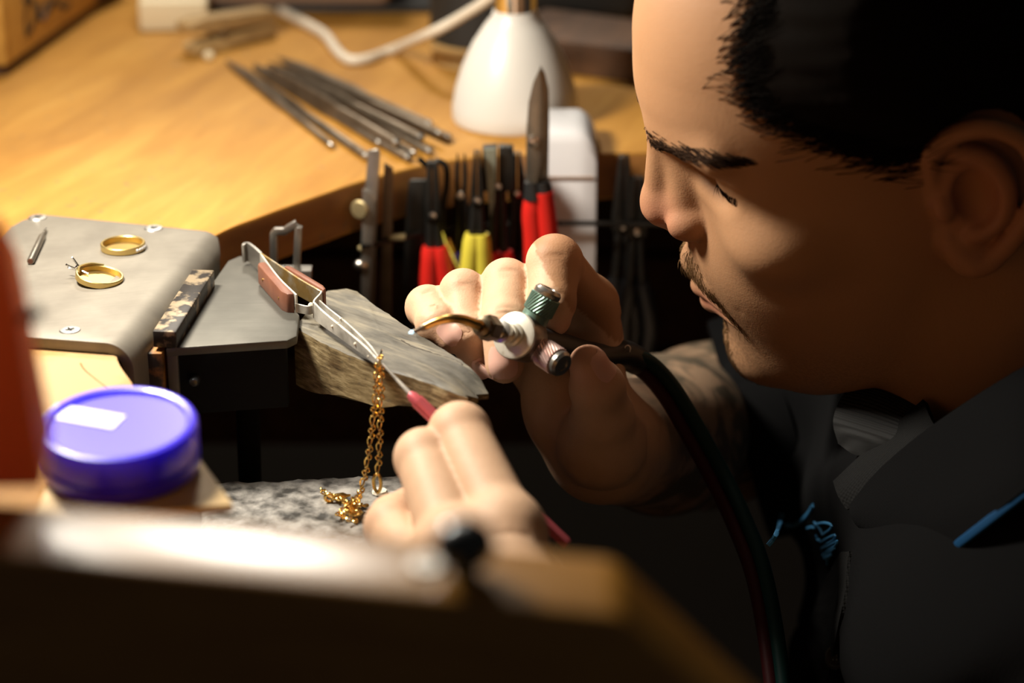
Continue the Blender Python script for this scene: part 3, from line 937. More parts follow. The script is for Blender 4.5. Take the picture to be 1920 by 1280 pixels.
ro = MB().tube([c0 + np.array((0.17 * math.cos(t), 0.05, 0.17 * math.sin(t))) for t in np.linspace(0, 6.283, 18, endpoint=False)], 0.065, 8, closed=True).build('end_ring', 'gold', chain)
MB().lathe(c0 + np.array((0.15, 0.05, 0)), (1, 0.35, 0.0), [(0.06, 0), (0.17, 0.12), (0.17, 0.45), (0.07, 0.62), (0.05, 0.75)], 14).build('barrel_clasp', 'gold', chain)
MB().tube([P(714, 668, 91.8), P(715, 658, 91.8), P(717, 655, 91.8)], 0.045, 8).build('solder_wire', 'white_gold', chain)

# ------------------------------------------------------------------ soldering pick (pink handle)
p0, p1, p2 = P(716, 680, 91.6), P(771, 741, 90.6), P(1066, 1022, 89.2)
dpk = n3(p2 - p1); Lp = np.linalg.norm(p2 - p1)
pick = thing('soldering_pick', p2, 'thin soldering pick with a pink knurled handle held in the near hand', 'pick')
MB().tube([p0, p0 * 0.5 + p1 * 0.5, p1 + dpk * 0.3], [0.035, 0.075, 0.11], 10).build('needle', 'worn_steel', pick)
MB().lathe(p1, dpk, [(0.0, -0.12), (0.15, -0.1), (0.22, 0.05), (0.24, 0.35)], 22).build('collar', 'pink_metal', pick)
MB().lathe(p1 + dpk * 0.3, dpk, [(0.27, 0.0)] + [(0.27 + 0.015 * (k % 2), 0.05 + 0.045 * k) for k in range(56)] + [(0.26, 2.7)], 28, star=0.05, twist=1.2).build('knurled_grip', 'pink_metal', pick, ang=80)
MB().lathe(p1 + dpk * 2.9, dpk, [(0.2, 0.0), (0.27, 0.2), (0.27, Lp - 3.1), (0.22, Lp - 2.95), (0.0, Lp - 2.93)], 6, a0=0.3).build('hex_handle', 'pink_metal', pick, ang=20)

# ------------------------------------------------------------------ torch with its twin hose
torch = thing('soldering_torch', P(1000, 640, 95), 'small metal soldering torch with a green and a pink knurled valve knob', 'torch')
Fc = P(962, 628, 93.3)
bk = n3(RT * 0.48 - UP * 0.13 + FW * 0.866)
fwd = -bk
MB().lathe(Fc, bk, [(0.0, 0.0), (0.86, 0.0), (0.96, 0.05), (1.0, 0.14)], 48).build('face_disc', 'torch_face', torch, ang=30)
MB().lathe(Fc, bk, [(1.0, 0.13), (1.0, 1.15), (0.92, 1.3), (0.7, 1.55), (0.62, 1.9), (0.55, 2.0)], 48).build('valve_body', 'torch_body', torch, ang=30)
stem = Fc + UP * 0.02 - RT * 0.02
MB().lathe(stem, fwd, [(0.52, -0.02), (0.52, 0.2), (0.42, 0.26), (0.42, 0.5)], 28).build('stem_collar', 'torch_face', torch, ang=30)
MB().lathe(stem, fwd, [(0.34, 0.45), (0.34, 0.85), (0.46, 0.88), (0.48, 0.94), (0.48, 1.1), (0.27, 1.14), (0.27, 1.75)], 24).build('stem', 'nickel', torch, ang=30)
MB().lathe(stem, fwd, [(0.36, 1.58), (0.54, 1.68), (0.54, 2.3), (0.42, 2.42)], 6, a0=0.4).build('hex_nut', 'nut_steel', torch, ang=20)
MB().lathe(stem, fwd, [(0.42, 2.38), (0.42, 2.62), (0.26, 2.72)], 24).build('nut_collar', 'nut_steel', torch, ang=30)
nf = stem + fwd * 2.6
tubep = [nf, nf + fwd * 0.35, P(868, 599, 90.5), P(845, 597.5, 90.3), P(820, 602, 90.3), P(797, 612, 90.4)]
tb = spline(tubep, 6)
MB().tube(tb, [0.225] * 6 + [0.215 - 0.06 * k / (len(tb) - 7) for k in range(len(tb) - 6)], 14).build('brass_tube', 'brass', torch)
MB().tube([P(800, 611, 90.4), P(790, 615, 90.4), P(788, 616, 90.4), P(776, 621, 90.45)], [0.16, 0.15, 0.10, 0.08], 12).build('tip', 'file_steel', torch)
MB().tube([P(776, 621, 90.45), P(772, 622.5, 90.45), P(766, 624.5, 90.45)], [0.055, 0.085, 0.01], 10).build('flame', 'flame_blue', torch)
def knob(name, a, b, mat, r_):
    d = n3(b - a); L_ = np.linalg.norm(b - a)
    MB().lathe(a - d * 0.35, d, [(0.32, 0.0), (0.32, 0.4)], 20).build('valve_neck', 'torch_body', torch)
    k = MB().lathe(a, d, [(r_ * 0.86, 0.0), (r_ * 0.95, 0.03), (r_ * 0.95, 0.40), (r_ * 0.9, 0.44)], 32).build(name, mat, torch, ang=30)
    MB().lathe(a, d, [(r_ * 0.93, 0.42)] + [(r_, 0.46 + (L_ - 0.82) * i / 12) for i in range(13)] + [(r_ * 0.93, L_ - 0.33)], 56, star=0.07, twist=0.9).build('knurled_band', mat, k, ang=15)
    MB().lathe(a, d, [(r_ * 0.9, L_ - 0.35), (r_ * 0.96, L_ - 0.28), (r_ * 0.96, L_ - 0.12), (r_ * 0.8, L_), (r_ * 0.45, L_ + 0.01), (r_ * 0.42, L_ - 0.06), (0.0, L_ - 0.06)], 32).build('knob_cap', 'torch_body', k, ang=30)
knob('green_knob', P(999, 603, 94.1), P(1031, 541, 93.9), 'green_knob', 0.61)
knob('pink_knob', P(1006, 652, 93.9), P(1056, 685, 92.9), 'pink_knob', 0.57)
hp = [Fc + bk * 1.7, Fc + bk * 4.5, Fc + bk * 7.2, P(1165, 664, 101.2), P(1195, 676, 102)]
MB().tube(spline(hp, 6), 0.66, 18).build('handle', 'ferrule_black', torch)
hs = [P(1180, 672, 101.5), P(1215, 690, 102.0), P(1255, 735, 102.3), P(1300, 810, 102), P(1345, 892, 101.3), P(1385, 975, 100.2), P(1425, 1085, 98.8), P(1455, 1260, 97), P(1470, 1450, 95.5)]
off = n3(np.array((0.8, 0, 0.6))) * 0.29
MB().tube([p + off for p in spline(hs, 8)], 0.33, 14).build('green_hose', 'hose_green', torch)
MB().tube([p - off for p in spline(hs, 8)], 0.33, 14).build('red_hose', 'hose_red', torch)
w0 = P(1176, 655, 100.5)
MB().tube(spline([w0 + np.array(q) for q in ((-0.12, 0, -0.15), (-0.1, 0, 0.12), (0.03, 0, 0.2), (0.14, 0, 0.08), (0.12, 0, -0.12))], 5), 0.025, 6).build('wire_loop', 'nickel', torch)

# ------------------------------------------------------------------ files on the bench
fl = [((425, 114), (622, 272), 0.24), ((440, 122), (688, 293), 0.3), ((475, 128), (766, 296), 0.30), ((478, 122), (712, 268), 0.28), ((500, 126), (744, 268), 0.30),
      ((505, 118), (806, 284), 0.28), ((522, 108), (812, 246), 0.24), ((530, 118), (842, 258), 0.28), ((515, 124), (790, 258), 0.30), ((535, 112), (806, 232), 0.26), ((490, 132), (776, 286), 0.22), ((545, 122), (824, 250), 0.24)]
flabels = ['outermost thin needle file on the left of the file bundle', 'needle file second from the left in the bundle', 'lighter steel file along the front of the bundle with a bright end', 'needle file in the left middle of the bundle',
           'flat dark file lying in the middle of the bundle', 'file whose end sticks out beside the bundle front', 'thin dark file at the far edge of the bundle', 'file whose end points nearest the white lamp', 'dark file lying on top of the middle of the bundle',
           'thin file at the upper rear of the bundle', 'thin dark file tucked under the bright front file', 'thin file beside the lamp end of the bundle']
for i, ((u0, v0), (u1, v1), r_) in enumerate(fl):
    zc = r_ + (0.0 if i not in (4, 8, 11) else 0.5)
    a, b = Z(u0, v0, zc), Z(u1, v1, zc)
    d = n3(b - a); L_ = np.linalg.norm(b - a)
    f = thing('needle_file', (a + b) / 2 * (1, 1, 0), flabels[i], 'file', 'needle files lying on the bench')
    MB().tube([a, a + d * L_ * 0.12, a + d * L_ * 0.5, a + d * L_ * 0.6], [r_ * 0.35, r_ * 1.0, r_ * 1.25, r_ * 0.75], 8, flat=0.55 if i % 3 else 0.9, upv=(0, 0, 1)).build('blade', 'file_steel', f)
    MB().tube([a + d * L_ * 0.58, b - d * 0.1, b], [r_ * 0.72, r_ * 0.74, r_ * 0.5], 12).build('shank', 'file_steel', f)
    MB().lathe(b - d * 0.12, d, [(r_ * 0.76, 0), (r_ * 0.8, 0.1), (r_ * 0.4, 0.22), (0.0, 0.23)], 12).build('shank_end', 'tool_steel', f)

# ------------------------------------------------------------------ desk lamp: white bell base, clamp, chrome pole, arm and head
lb = Z(966, 222, 0); lb[2] = 0.0
lamp = thing('bench_lamp', lb, 'white bell-shaped lamp foot with a chrome pole clamped to the bench edge', 'lamp')
MB().lathe(lb, (0, 0, 1), [(3.35, 0.02), (3.42, 0.2), (3.40, 0.8), (3.22, 1.8), (2.85, 3.0), (2.3, 4.2), (1.65, 5.2), (1.25, 5.7), (1.18, 6.0), (0.0, 6.05)], 64).build('bell_foot', 'lamp_white', lamp, ang=40)
MB().cyl(lb + np.array((0, 0, 5.9)), lb + np.array((0, 0, 47)), 1.12, 1.12, 40).build('chrome_pole', 'chrome', lamp)
hc = np.array(LAMP_AT)
aim = n3(np.array(LAMP_AIM) - hc)
arm0 = lb + np.array((0, 0, 46)); arm1 = hc - aim * 4.0
MB().tube(spline([arm0, arm0 * 0.65 + arm1 * 0.35 + np.array((0, 0, 6)), arm1 * 0.8 + arm0 * 0.2 + np.array((0, 0, 6)), arm1], 8), 0.7, 14).build('arm', 'chrome', lamp)
MB().lathe(hc, -aim, [(5.4, -0.9), (5.6, 0.0), (5.4, 1.2), (3.2, 3.2), (1.2, 4.0), (0.0, 4.0)], 48).build('head_shell', 'lamp_white', lamp)
MB().lathe(hc, aim, [(5.2, -0.2), (5.2, 0.05), (0.0, 0.05)], 48).build('glowing_panel', 'lamp_glow', lamp)
def disc_light(name, at, aim_, watts, size, parent):
    ld = bpy.data.lights.new(name, 'AREA'); ld.shape = 'DISK'; ld.size = size * S; ld.energy = watts; ld.color = LAMP_COL
    lo = bpy.data.objects.new(name, ld); COL.objects.link(lo); lo.parent = parent
    lo.location = V((np.asarray(at) - ORG[parent]) * S)
    lo.rotation_euler = V(aim_).to_track_quat('-Z', 'Y').to_euler()
disc_light('lamp_light', hc + aim * 1.0, aim, LAMP_WATTS, 10.0, lamp)
# pendant lamp farther back in the room
rc = np.array(ROOM_LAMP_AT)
pend = thing('pendant_lamp', rc, 'round pendant lamp hanging at the back of the room', 'lamp')
ra = n3(np.array((0, -0.55, -1.0)))
MB().lathe(rc, -ra, [(13.5, -1.0), (13.8, 0.0), (12.0, 3.0), (4.0, 8.0), (1.0, 9.0), (0, 9.0)], 40).build('shade', 'lamp_white', pend)
MB().lathe(rc, ra, [(13.0, 0.1), (13.0, 0.3), (0, 0.3)], 40).build('glowing_panel', 'lamp_glow', pend)
MB().cyl(rc - ra * 8, rc - ra * 8 + np.array((0, 0, 36)), 0.3).build('cable', 'black_plastic', pend)
disc_light('pendant_light', rc + ra * 1.2, ra, ROOM_LAMP_WATTS, 15.0, pend)
# clamp over the bench edge
cx0, cx1 = 1.05, 4.35
prof = [(25.5, 0.03), (25.5, 1.55), (24.0, 1.75), (21.6, 1.7), (21.1, 1.5), (20.85, 1.0), (20.7, -8.4), (21.6, -8.6), (21.75, -3.4), (21.75, 0.03)]
m = MB()
vs = []
for j, x in enumerate(np.linspace(cx0, cx1, 9)):
    t = (x - cx0) / (cx1 - cx0)
    drop = 0.9 * max(0, (t - 0.72) / 0.28) ** 2.2
    for y, z_ in prof: vs.append((x, y, z_ - (drop if z_ > 0.5 else 0)))
k = len(prof)
fs = [tuple(range(k))[::-1], tuple(8 * k + i for i in range(k))]
for j in range(8):
    for i in range(k): fs.append((j * k + i, j * k + (i + 1) % k, (j + 1) * k + (i + 1) % k, (j + 1) * k + i))
m.add(vs, fs)
m.build('clamp', 'white_plastic', lamp, bevel=0.12, seg=2, ang=40)
MB().box((2.6, 20.78, -0.75), (3.1, 0.1, 0.10)).build('clamp_seam', 'taupe_plastic', lamp)
MB().cyl((2.7, 23.5, -8.0), (2.7, 23.5, -2.75), 0.35).build('clamp_screw', 'chrome', lamp)
MB().box((2.7, 22.6, -7.9), (2.4, 2.6, 0.8)).build('clamp_jaw', 'white_plastic', lamp, bevel=0.1)

# cord
cp = [Z(528, 20, 0.3), Z(575, 45, 0.3), Z(610, 66, 0.3), Z(632, 95, 0.3), Z(655, 112, 0.3), Z(690, 110, 0.3), Z(740, 92, 0.35), P(800, 66, 129), P(860, 34, 127), P(925, -8, 124), P(955, -45, 121)]
co = MB().tube(spline(cp, 8), 0.3, 12).build('lamp_cord', 'cord_cream')
tag(co, 'cream electric cord snaking over the bench to the lamp', 'cord')

# ------------------------------------------------------------------ things at the back of the bench
cr = thing('wooden_crate', Z(20, 140, 0), 'honey wooden crate with handwritten black letters at the back left', 'crate')
c0, c1 = Z(14, 146, 0), Z(165, 38, 0)
d = n3((c1 - c0) * (1, 1, 0)); nrm = np.array((d[1], -d[0], 0))       # outward, towards the right front
c0[2] = 0; Lc = 22.0
left = n3(np.array((-1.0, 0.35, 0)))
MB().box(c0 + d * Lc / 2 - nrm * 0.35 + np.array((0, 0, 6.2)), (Lc, 0.7, 11.0), np.stack([d, -nrm, (0, 0, 1)], 1)).build('side_board', 'crate_wood', cr, bevel=0.1)
MB().box(c0 + d * Lc / 2 - nrm * 0.45 + np.array((0, 0, 0.4)), (Lc - 1.0, 0.5, 0.8), np.stack([d, -nrm, (0, 0, 1)], 1)).build('bottom_runner', 'dark_wood', cr)
MB().box(c0 + left * 9 + d * 0.3 + np.array((0, 0, 6.2)), (18, 0.7, 11.0), np.stack([left, np.cross((0, 0, 1), left), (0, 0, 1)], 1)).build('end_board', 'crate_wood', cr, bevel=0.1)
MB().box(c0 + left * 9 + d * 0.3 + np.array((0, 0, 0.4)), (17, 0.5, 0.8), np.stack([left, np.cross((0, 0, 1), left), (0, 0, 1)], 1)).build('bottom_runner', 'dark_wood', cr)
MB().box(c0 + left * 9 + d * Lc * 0.5 + np.array((0, 0, 1.0)), (16.5, Lc * 0.8, 0.4), np.stack([left, np.cross((0, 0, 1), left), (0, 0, 1)], 1)).build('base_board', 'dark_wood', cr)
# handwriting as brush strokes on the side board
def on_side(a, h): return c0 + d * a + nrm * 0.03 + np.array((0, 0, h))
def side_uv(u, v):
    r_ = ray(u, v); t = ((c0 - CAM) @ nrm + 0.03) / (r_ @ nrm); return CAM + r_ * t
strokes = [[(52, 2), (48, 30), (50, 62), (52, 66)], [(44, 2), (56, -2), (66, 14), (66, 36), (58, 54), (50, 66)], [(70, 6), (71, 32), (77, 38), (84, 24), (88, 4)], [(90, 26), (92, 6), (93, 20), (98, 6), (106, 2), (110, 14)],
           [(112, 10), (124, 14), (130, 6)]]
for s_ in strokes:
    MB().tube(spline([side_uv(*q) for q in s_], 6), 0.17, 6, flat=0.35).build('letter_stroke', 'ink', cr)

pg = thing('wooden_peg', Z(420, 80, 0), 'weathered wooden peg with two jaws lying at the back of the bench', 'peg')
a0, a1 = Z(352, 88, 0.5), Z(505, 52, 0.5)
dp = n3((a1 - a0) * (1, 1, 0)); Lq = np.linalg.norm((a1 - a0)[:2]); sp_ = np.array((-dp[1], dp[0], 0))
Mp = np.stack([dp, sp_, (0, 0, 1)], 1)
MB().prism([(0.2, 0.02), (Lq, 0.02), (Lq, 0.95), (0.9, 0.7), (0.1, 0.5)], -0.7, 0.7, np.stack([dp, (0, 0, 1), sp_], 1), a0 * (1, 1, 0)).build('lower_jaw', 'peg_wood', pg, bevel=0.06)
MB().prism([(-0.3, 1.55), (1.3, 1.2), (Lq, 0.98), (Lq, 1.75), (0.8, 2.15), (-0.2, 2.0)], -0.7, 0.7, np.stack([dp, (0, 0, 1), sp_], 1), a0 * (1, 1, 0)).build('upper_jaw', 'peg_wood', pg, bevel=0.06)
MB().tube([a0 * (1, 1, 0) + dp * 2.2 + sp_ * q + np.array((0, 0, 1.0)) for q in (-0.8, 0.8)], 0.25, 10).build('spring', 'file_steel', pg)
cb = MB().box(Z(322, 20, 0.9) * (1, 1, 0) + np.array((0, 1.5, 0.9)), (4.2, 6, 1.8), frame((0, 0, 1), (1, 0.1, 0))).build('cream_block', 'cream_paint', bevel=0.15)
tag(cb, 'small cream block behind the wooden peg', 'block')
tq = Z(575, 40, 0)
tb_ = thing('taupe_case', tq, 'taupe case with a rounded corner on a dark base at the top of the picture', 'case')
MB().box(tq + np.array((-2.4, 9.5, 4.3)), (15.5, 16, 7.6)).build('case_body', 'taupe_plastic', tb_, bevel=0.9, seg=4)
MB().box(tq + np.array((0.8, 9.5, 0.25)), (15.0, 15, 0.5)).build('dark_base', 'black_plastic', tb_, bevel=0.15)
be = MB().lathe(Z(392, 112, 0.02), (0, 0, 1), [(0.0, 0), (0.22, 0.04), (0.32, 0.25), (0.22, 0.46), (0, 0.5)], 16).build('pale_bead', 'cream_paint')
tag(be, 'tiny pale bead lying in front of the wooden peg', 'bead')
dj = Z(905, 112, 0); dj[2] = 0
tin = thing('black_lidded_tin', dj, 'round tan tin with a wide black lid behind the lamp foot', 'tin')
MB().lathe(dj, (0, 0, 1), [(3.0, 0.02), (3.05, 0.1), (3.05, 1.35), (2.9, 1.4)], 48).build('tin_body', 'tan_card', tin, ang=30)
MB().lathe(dj, (0, 0, 1), [(3.0, 1.38), (3.1, 1.45), (3.1, 4.6), (2.9, 4.8), (0, 4.82)], 48).build('tin_lid', 'black_plastic', tin, ang=30)
q = Z(1105, 62, 0)
bx_ = thing('black_machine', q, 'black rounded machine standing behind the lamp pole', 'machine')
MB().box(q + np.array((-1.0, 7, 4.2)), (8.6, 9, 8.3)).build('housing', 'black_plastic', bx_, bevel=1.0, seg=3)
MB().box(q + np.array((4.4, 6, 4)), (1.2, 6, 7.9)).build('orange_end', 'edge_wood', bx_, bevel=0.2)
lq = Z(1150, 130, 0)
dw = MB().box(lq * (1, 1, 0) + np.array((2.0, 0, 1.0)), (17.0, 6.5, 2.0), frame((0, 0, 1), (1, -0.55, 0))).build('dark_wood_block', 'dark_wood', bevel=0.2)
tag(dw, 'low dark wooden block on the bench right of the lamp', 'block')

# ------------------------------------------------------------------ tool rail with hanging pliers
def railp(u, v, y=19.6): return Yp(u, v, y)
rail = thing('tool_rail', (0, 20, -3), 'thin dark wire rail fixed in front of the bench edge', 'rail')
RZ = -3.0
rp = [(-7.4, 16.6, RZ), (-4.2, 18.9, RZ), (-1, 19.9, RZ), (3, 20.2, RZ), (7.5, 20.3, RZ - 0.1), (10, 20.5, RZ)]
MB().tube(spline(rp, 8), 0.14, 8).build('wire', 'dark_steel', rail)
for x, y, yb in ((-7.4, 16.6, 19.5), (10, 20.5, 24.5)):
    MB().cyl((x, y - 0.05, RZ), (x, yb, -2.2), 0.14).build('mount', 'dark_steel', rail)
def plier(u, vtop, vjoint, vgrip, vend, w, y, label, hcol, jaw='dark_steel', cat='pliers', lean=0.0, jw=None, name='pliers', sleeve_gap=1.0, jtip=0.35):
    """jaws up, handles down, seen from the front"""
    t, j, g, e = Yp(u, vtop, y), Yp(u, vjoint, y), Yp(u, vgrip, y), Yp(u, vend, y)
    o = thing(name, e, label, cat, 'tools hanging on the rail')
    jw = jw or w
    x0 = j[0]
    for s_ in (-1, 1):
        MB().prism([(x0 + s_ * 0.03, t[2]), (x0 + s_ * jw * jtip, t[2] - 0.05), (x0 + s_ * jw * 0.5, j[2] + 0.5), (x0 + s_ * jw * 0.5, j[2] - 0.3), (x0 + s_ * 0.03, j[2] - 0.3)], -0.35, 0.35, np.array(((1, 0, 0), (0, 0, 1), (0, 1, 0))), (0, y, 0)).build('jaw', jaw, o, bevel=0.06)
        hp_ = [np.array((x0 + s_ * w * 0.16, y, j[2] - 0.2)), np.array((x0 + s_ * w * 0.3 + lean * 0.3, y, g[2])), np.array((x0 + s_ * w * 0.62 + lean, y, (g[2] + e[2]) / 2)), np.array((x0 + s_ * w * 0.5 + lean * 1.6, y, e[2]))]
        sp1 = spline(hp_, 6)
        h_ = MB().tube(sp1[:9], 0.24, 10).build('handle', 'dark_steel', o)
        MB().tube(sp1[6:], [0.40] + [0.48] * (len(sp1) - 8) + [0.3], 12).build('grip_sleeve', hcol, h_)
    MB().lathe((x0, y - 0.33, j[2]), (0, -1, 0), [(0.2, 0), (0.18, 0.12), (0.08, 0.16), (0, 0.16)], 14).build('rivet', 'nickel', o)
    return o
plier(812, 300, 400, 462, 640, 0.75, 18.2, 'black round-nose pliers with bright red handles below the files', 'red_plastic', lean=0.2)
plier(895, 282, 372, 438, 640, 0.65, 18.0, 'slim black pliers with yellow handles', 'yellow_plastic', lean=-0.1, jtip=0.25)
plier(934, 272, 345, 470, 650, 1.0, 18.8, 'wide black cutting pliers with a bright rivet and red grips', 'red_plastic', jw=1.6, jtip=0.48)
plier(970, 285, 360, 470, 650, 0.9, 19.6, 'narrow black pliers beside the shears', 'black_rubber', jtip=0.2)
gp = Yp(921, 300, 18.2)
MB().prism([(gp[0] - 0.35, gp[2] + 0.55), (gp[0] + 0.25, gp[2] + 0.6), (gp[0] + 0.15, gp[2] - 2.2), (gp[0] - 0.05, gp[2] - 3.0)], -0.06, 0.06, np.array(((1, 0, 0), (0, 0, 1), (0, 1, 0))), (0, 18.2, 0)).build('green_flat_needle', 'green_steel')
tag(bpy.data.objects['green_flat_needle'], 'flat greenish steel strip leaning against the wide black pliers', 'strip')
plier(1168, 290, 420, 520, 690, 1.15, 21.2, 'dark grey long pliers hanging alone behind the nose', 'black_rubber', jtip=0.22)
plier(1194, 330, 430, 530, 680, 1.1, 20.8, 'dark pliers with worn grips hanging nearest the face', 'black_rubber', jtip=0.3)
# shears
y = 17.8
sh = thing('metal_shears', Yp(1015, 520, y), 'tall pointed steel shears with red handles in front of the lamp', 'shears', 'tools hanging on the rail')
def fp(u, v): q = Yp(u, v, y); return (q[0], q[2])
XZ = np.array(((1, 0, 0), (0, 0, 1), (0, 1, 0)))
MB().prism([fp(1013, 124), fp(1022, 140), fp(1029, 170), fp(1030, 230), fp(1028, 342), fp(1004, 342), fp(1010, 230)], 0.0, 0.3, XZ, (0, y, 0)).build('blade', 'blade_steel', sh, bevel=0.05)
MB().prism([fp(1012, 126), fp(1000, 152), fp(991, 190), fp(987, 240), fp(986, 335), fp(1006, 345), fp(1016, 300), fp(1018, 180)], -0.32, -0.01, XZ, (0, y, 0)).build('blade', 'blade_steel', sh, bevel=0.05)
q = Yp(1000, 264, y - 0.32)
MB().lathe(q, (0, -1, 0), [(0.3, 0), (0.28, 0.14), (0.12, 0.2), (0, 0.2)], 18).build('pivot', 'nickel', sh)
for s_, uu in ((0, ((1016, 340), (1022, 372))), (1, ((998, 340), (1000, 372)))):
    MB().tube([Yp(uu[0][0], uu[0][1], y), Yp(uu[1][0], uu[1][1], y)], [0.40, 0.5], 12).build('ferrule', 'ferrule_black', sh)
MB().tube(spline([Yp(1019, 358, y), Yp(1026, 420, y), Yp(1030, 480, y), Yp(1024, 560, y)], 6), 0.52, 14).build('handle', 'red_plastic', sh)
MB().tube(spline([Yp(1003, 362, y + .1), Yp(997, 400, y + .1), Yp(1000, 450, y + .1), Yp(1002, 560, y + .1)], 6), 0.5, 14).build('handle', 'red_plastic', sh)
# grey steel gauge
y = 17.0
ga = thing('steel_gauge', Yp(695, 600, y), 'grey steel sliding gauge with a brass thumbscrew at the left of the rail', 'gauge', 'tools hanging on the rail')
MB().prism([fp(690, 283), fp(708, 280), fp(713, 288), fp(708, 366), fp(700, 620), fp(684, 620), fp(684, 358)], 0, 0.22, XZ, (0, y, 0)).build('beam', 'tool_steel', ga, bevel=0.04)
MB().prism([fp(680, 352), fp(708, 366), fp(704, 380), fp(690, 640), fp(676, 640)], -0.25, -0.01, XZ, (0, y, 0)).build('slider', 'tool_steel', ga, bevel=0.04)
MB().lathe(Yp(676, 392, y - 0.2), (-0.5, -1, 0), [(0.18, -0.1), (0.46, 0.0), (0.5, 0.1), (0.42, 0.2), (0, 0.24)], 20).build('brass_thumbscrew', 'dull_brass', ga)
MB().ball(Yp(676, 496, y - 0.2), (0.36, 0.3, 0.3)).build('steel_thumbscrew', 'nickel', ga)
MB().ball(Yp(678, 465, y - 0.2), (0.2, 0.2, 0.16)).build('brass_pin', 'dull_brass', ga)
y = 17.6
sq = thing('steel_square', Yp(730, 600, y), 'thin brownish steel square hanging beside the sliding gauge', 'square', 'tools hanging on the rail')
MB().prism([fp(720, 306), fp(737, 316), fp(733, 620), fp(710, 620)], 0, 0.2, XZ, (0, y, 0)).build('leaf', 'file_steel', sq, bevel=0.03)
MB().prism([fp(728, 440), fp(760, 440), fp(760, 449), fp(728, 449)], -0.15, 0.3, XZ, (0, y, 0)).build('brass_bar', 'dull_brass', sq, bevel=0.03)
y = 18.6
ff = thing('flat_file', Yp(770, 600, y), 'broad black flat file hanging on the rail', 'file', 'tools hanging on the rail')
MB().prism([fp(766, 342), fp(772, 338), fp(798, 338), fp(803, 342), fp(800, 600), fp(752, 600), fp(760, 420)], 0, 0.35, XZ, (0, y, 0)).build('blade', 'dark_steel', ff, bevel=0.05)
MB().tube(spline([Yp(775, 600, y + .2), Yp(775, 640, y + .2), Yp(775, 700, y + .2)], 4), 0.45, 12).build('tang', 'black_rubber', ff)
y = 18.9
kn_ = thing('bent_hook_tool', Yp(850, 520, y), 'bent wire hook with a blue handle between red and yellow grips', 'hook', 'tools hanging on the rail')
MB().tube(spline([Yp(785, 297, y), Yp(803, 312, y), Yp(808, 312, y), Yp(820, 302, y), Yp(836, 312, y), Yp(838, 345, y), Yp(832, 380, y), Yp(829, 410, y), Yp(830, 450, y)], 6), 0.16, 10).build('hook', 'dark_steel', kn_)
MB().tube([Yp(822, 412, y - .5), Yp(833, 455, y - .5), Yp(845, 480, y - .5), Yp(860, 510, y - .5)], [0.06, 0.14, 0.2, 0.16], 10).build('bright_shaft', 'chrome', kn_)
MB().tube(spline([Yp(838, 446, y), Yp(842, 478, y)], 4), [0.2, 0.3, 0.42, 0.5, 0.55], 14).build('ferrule', 'brass', kn_)
MB().tube([Yp(843, 476, y), Yp(858, 520, y), Yp(866, 560, y)], [0.6, 0.62, 0.5], 16).build('blue_handle', 'blue_plastic', kn_)
y = 19.0
tz = thing('black_tweezers', Yp(866, 520, y), 'black pointed tweezers with two thin tips hanging upright', 'tweezers', 'tools hanging on the rail')
for s_, uu in ((-1, 858), (1, 871)):
    MB().tube(spline([Yp(uu, 288, y), Yp(uu + s_, 340, y), Yp(864 + 5 * s_, 372, y), Yp(864 + 7 * s_, 430, y), Yp(864 + 3 * s_, 520, y)], 5), [0.05] * 2 + [0.12] * 8 + [0.2] * 11, 8).build('tine', 'dark_steel', tz)
MB().lathe(Yp(863, 368, y - .1), (0, -1, 0), [(0.22, -0.2), (0.2, 0.08), (0, 0.12)], 12).build('rivet', 'nickel', tz)

# steel staple behind the tweezers
y = 9.8
stp = thing('steel_staple', Yp(535, 500, y), 'bent grey steel staple standing behind the tweezers', 'staple')
MB().tube([Yp(514, 512, y), Yp(513, 437, y), Yp(516, 433, y), Yp(534, 433, y), Yp(541, 428, y), Yp(556, 419, y), Yp(560, 424, y), Yp(556, 512, y)], 0.24, 4, twist=0.785).build('wire_frame', 'tool_steel', stp, bevel=0.05)
MB().box(Yp(536, 512, y), (2.4, 0.8, 0.5)).build('foot', 'tool_steel', stp)
# ------------------------------------------------------------------ implicit surfaces for the person
def smin(a, b, k):
    if k <= 0: return np.minimum(a, b)
    h = np.clip(0.5 + 0.5 * (b - a) / k, 0, 1)
    return b * (1 - h) + a * h - k * h * (1 - h)
def smax(a, b, k): return -smin(-a, -b, k)
class Cap:
    def __init__(s, a, b, ra, rb, k=0.3, sub=False):
        s.a, s.b, s.ra, s.rb, s.k, s.sub = np.asarray(a, float), np.asarray(b, float), ra, rb, k, sub
        r = max(ra, rb) + k + 0.1
        s.lo, s.hi = np.minimum(s.a, s.b) - r, np.maximum(s.a, s.b) + r
    def d(s, p):
        ab = s.b - s.a
        t = np.clip((p - s.a) @ ab / (ab @ ab + 1e-12), 0, 1)
        return np.linalg.norm(p - s.a - t[:, None] * ab, axis=1) - (s.ra + (s.rb - s.ra) * t)
class Ell:
    def __init__(s, c, r, M=None, k=0.3, sub=False):
        s.c, s.r, s.k, s.sub = np.asarray(c, float), np.asarray(r, float), k, sub
        s.M = np.eye(3) if M is None else np.asarray(M)
        e = np.abs(s.M) @ s.r + k + 0.1
        s.lo, s.hi = s.c - e, s.c + e
    def d(s, p):
        q = (p - s.c) @ s.M
        k0 = np.linalg.norm(q / s.r, axis=1)
        k1 = np.linalg.norm(q / (s.r * s.r), axis=1) + 1e-9
        return k0 * (k0 - 1) / k1
class Fn:
    def __init__(s, f, lo, hi, k=0.3, sub=False):
        s.f, s.lo, s.hi, s.k, s.sub = f, np.asarray(lo, float), np.asarray(hi, float), k, sub
    def d(s, p): return s.f(p)
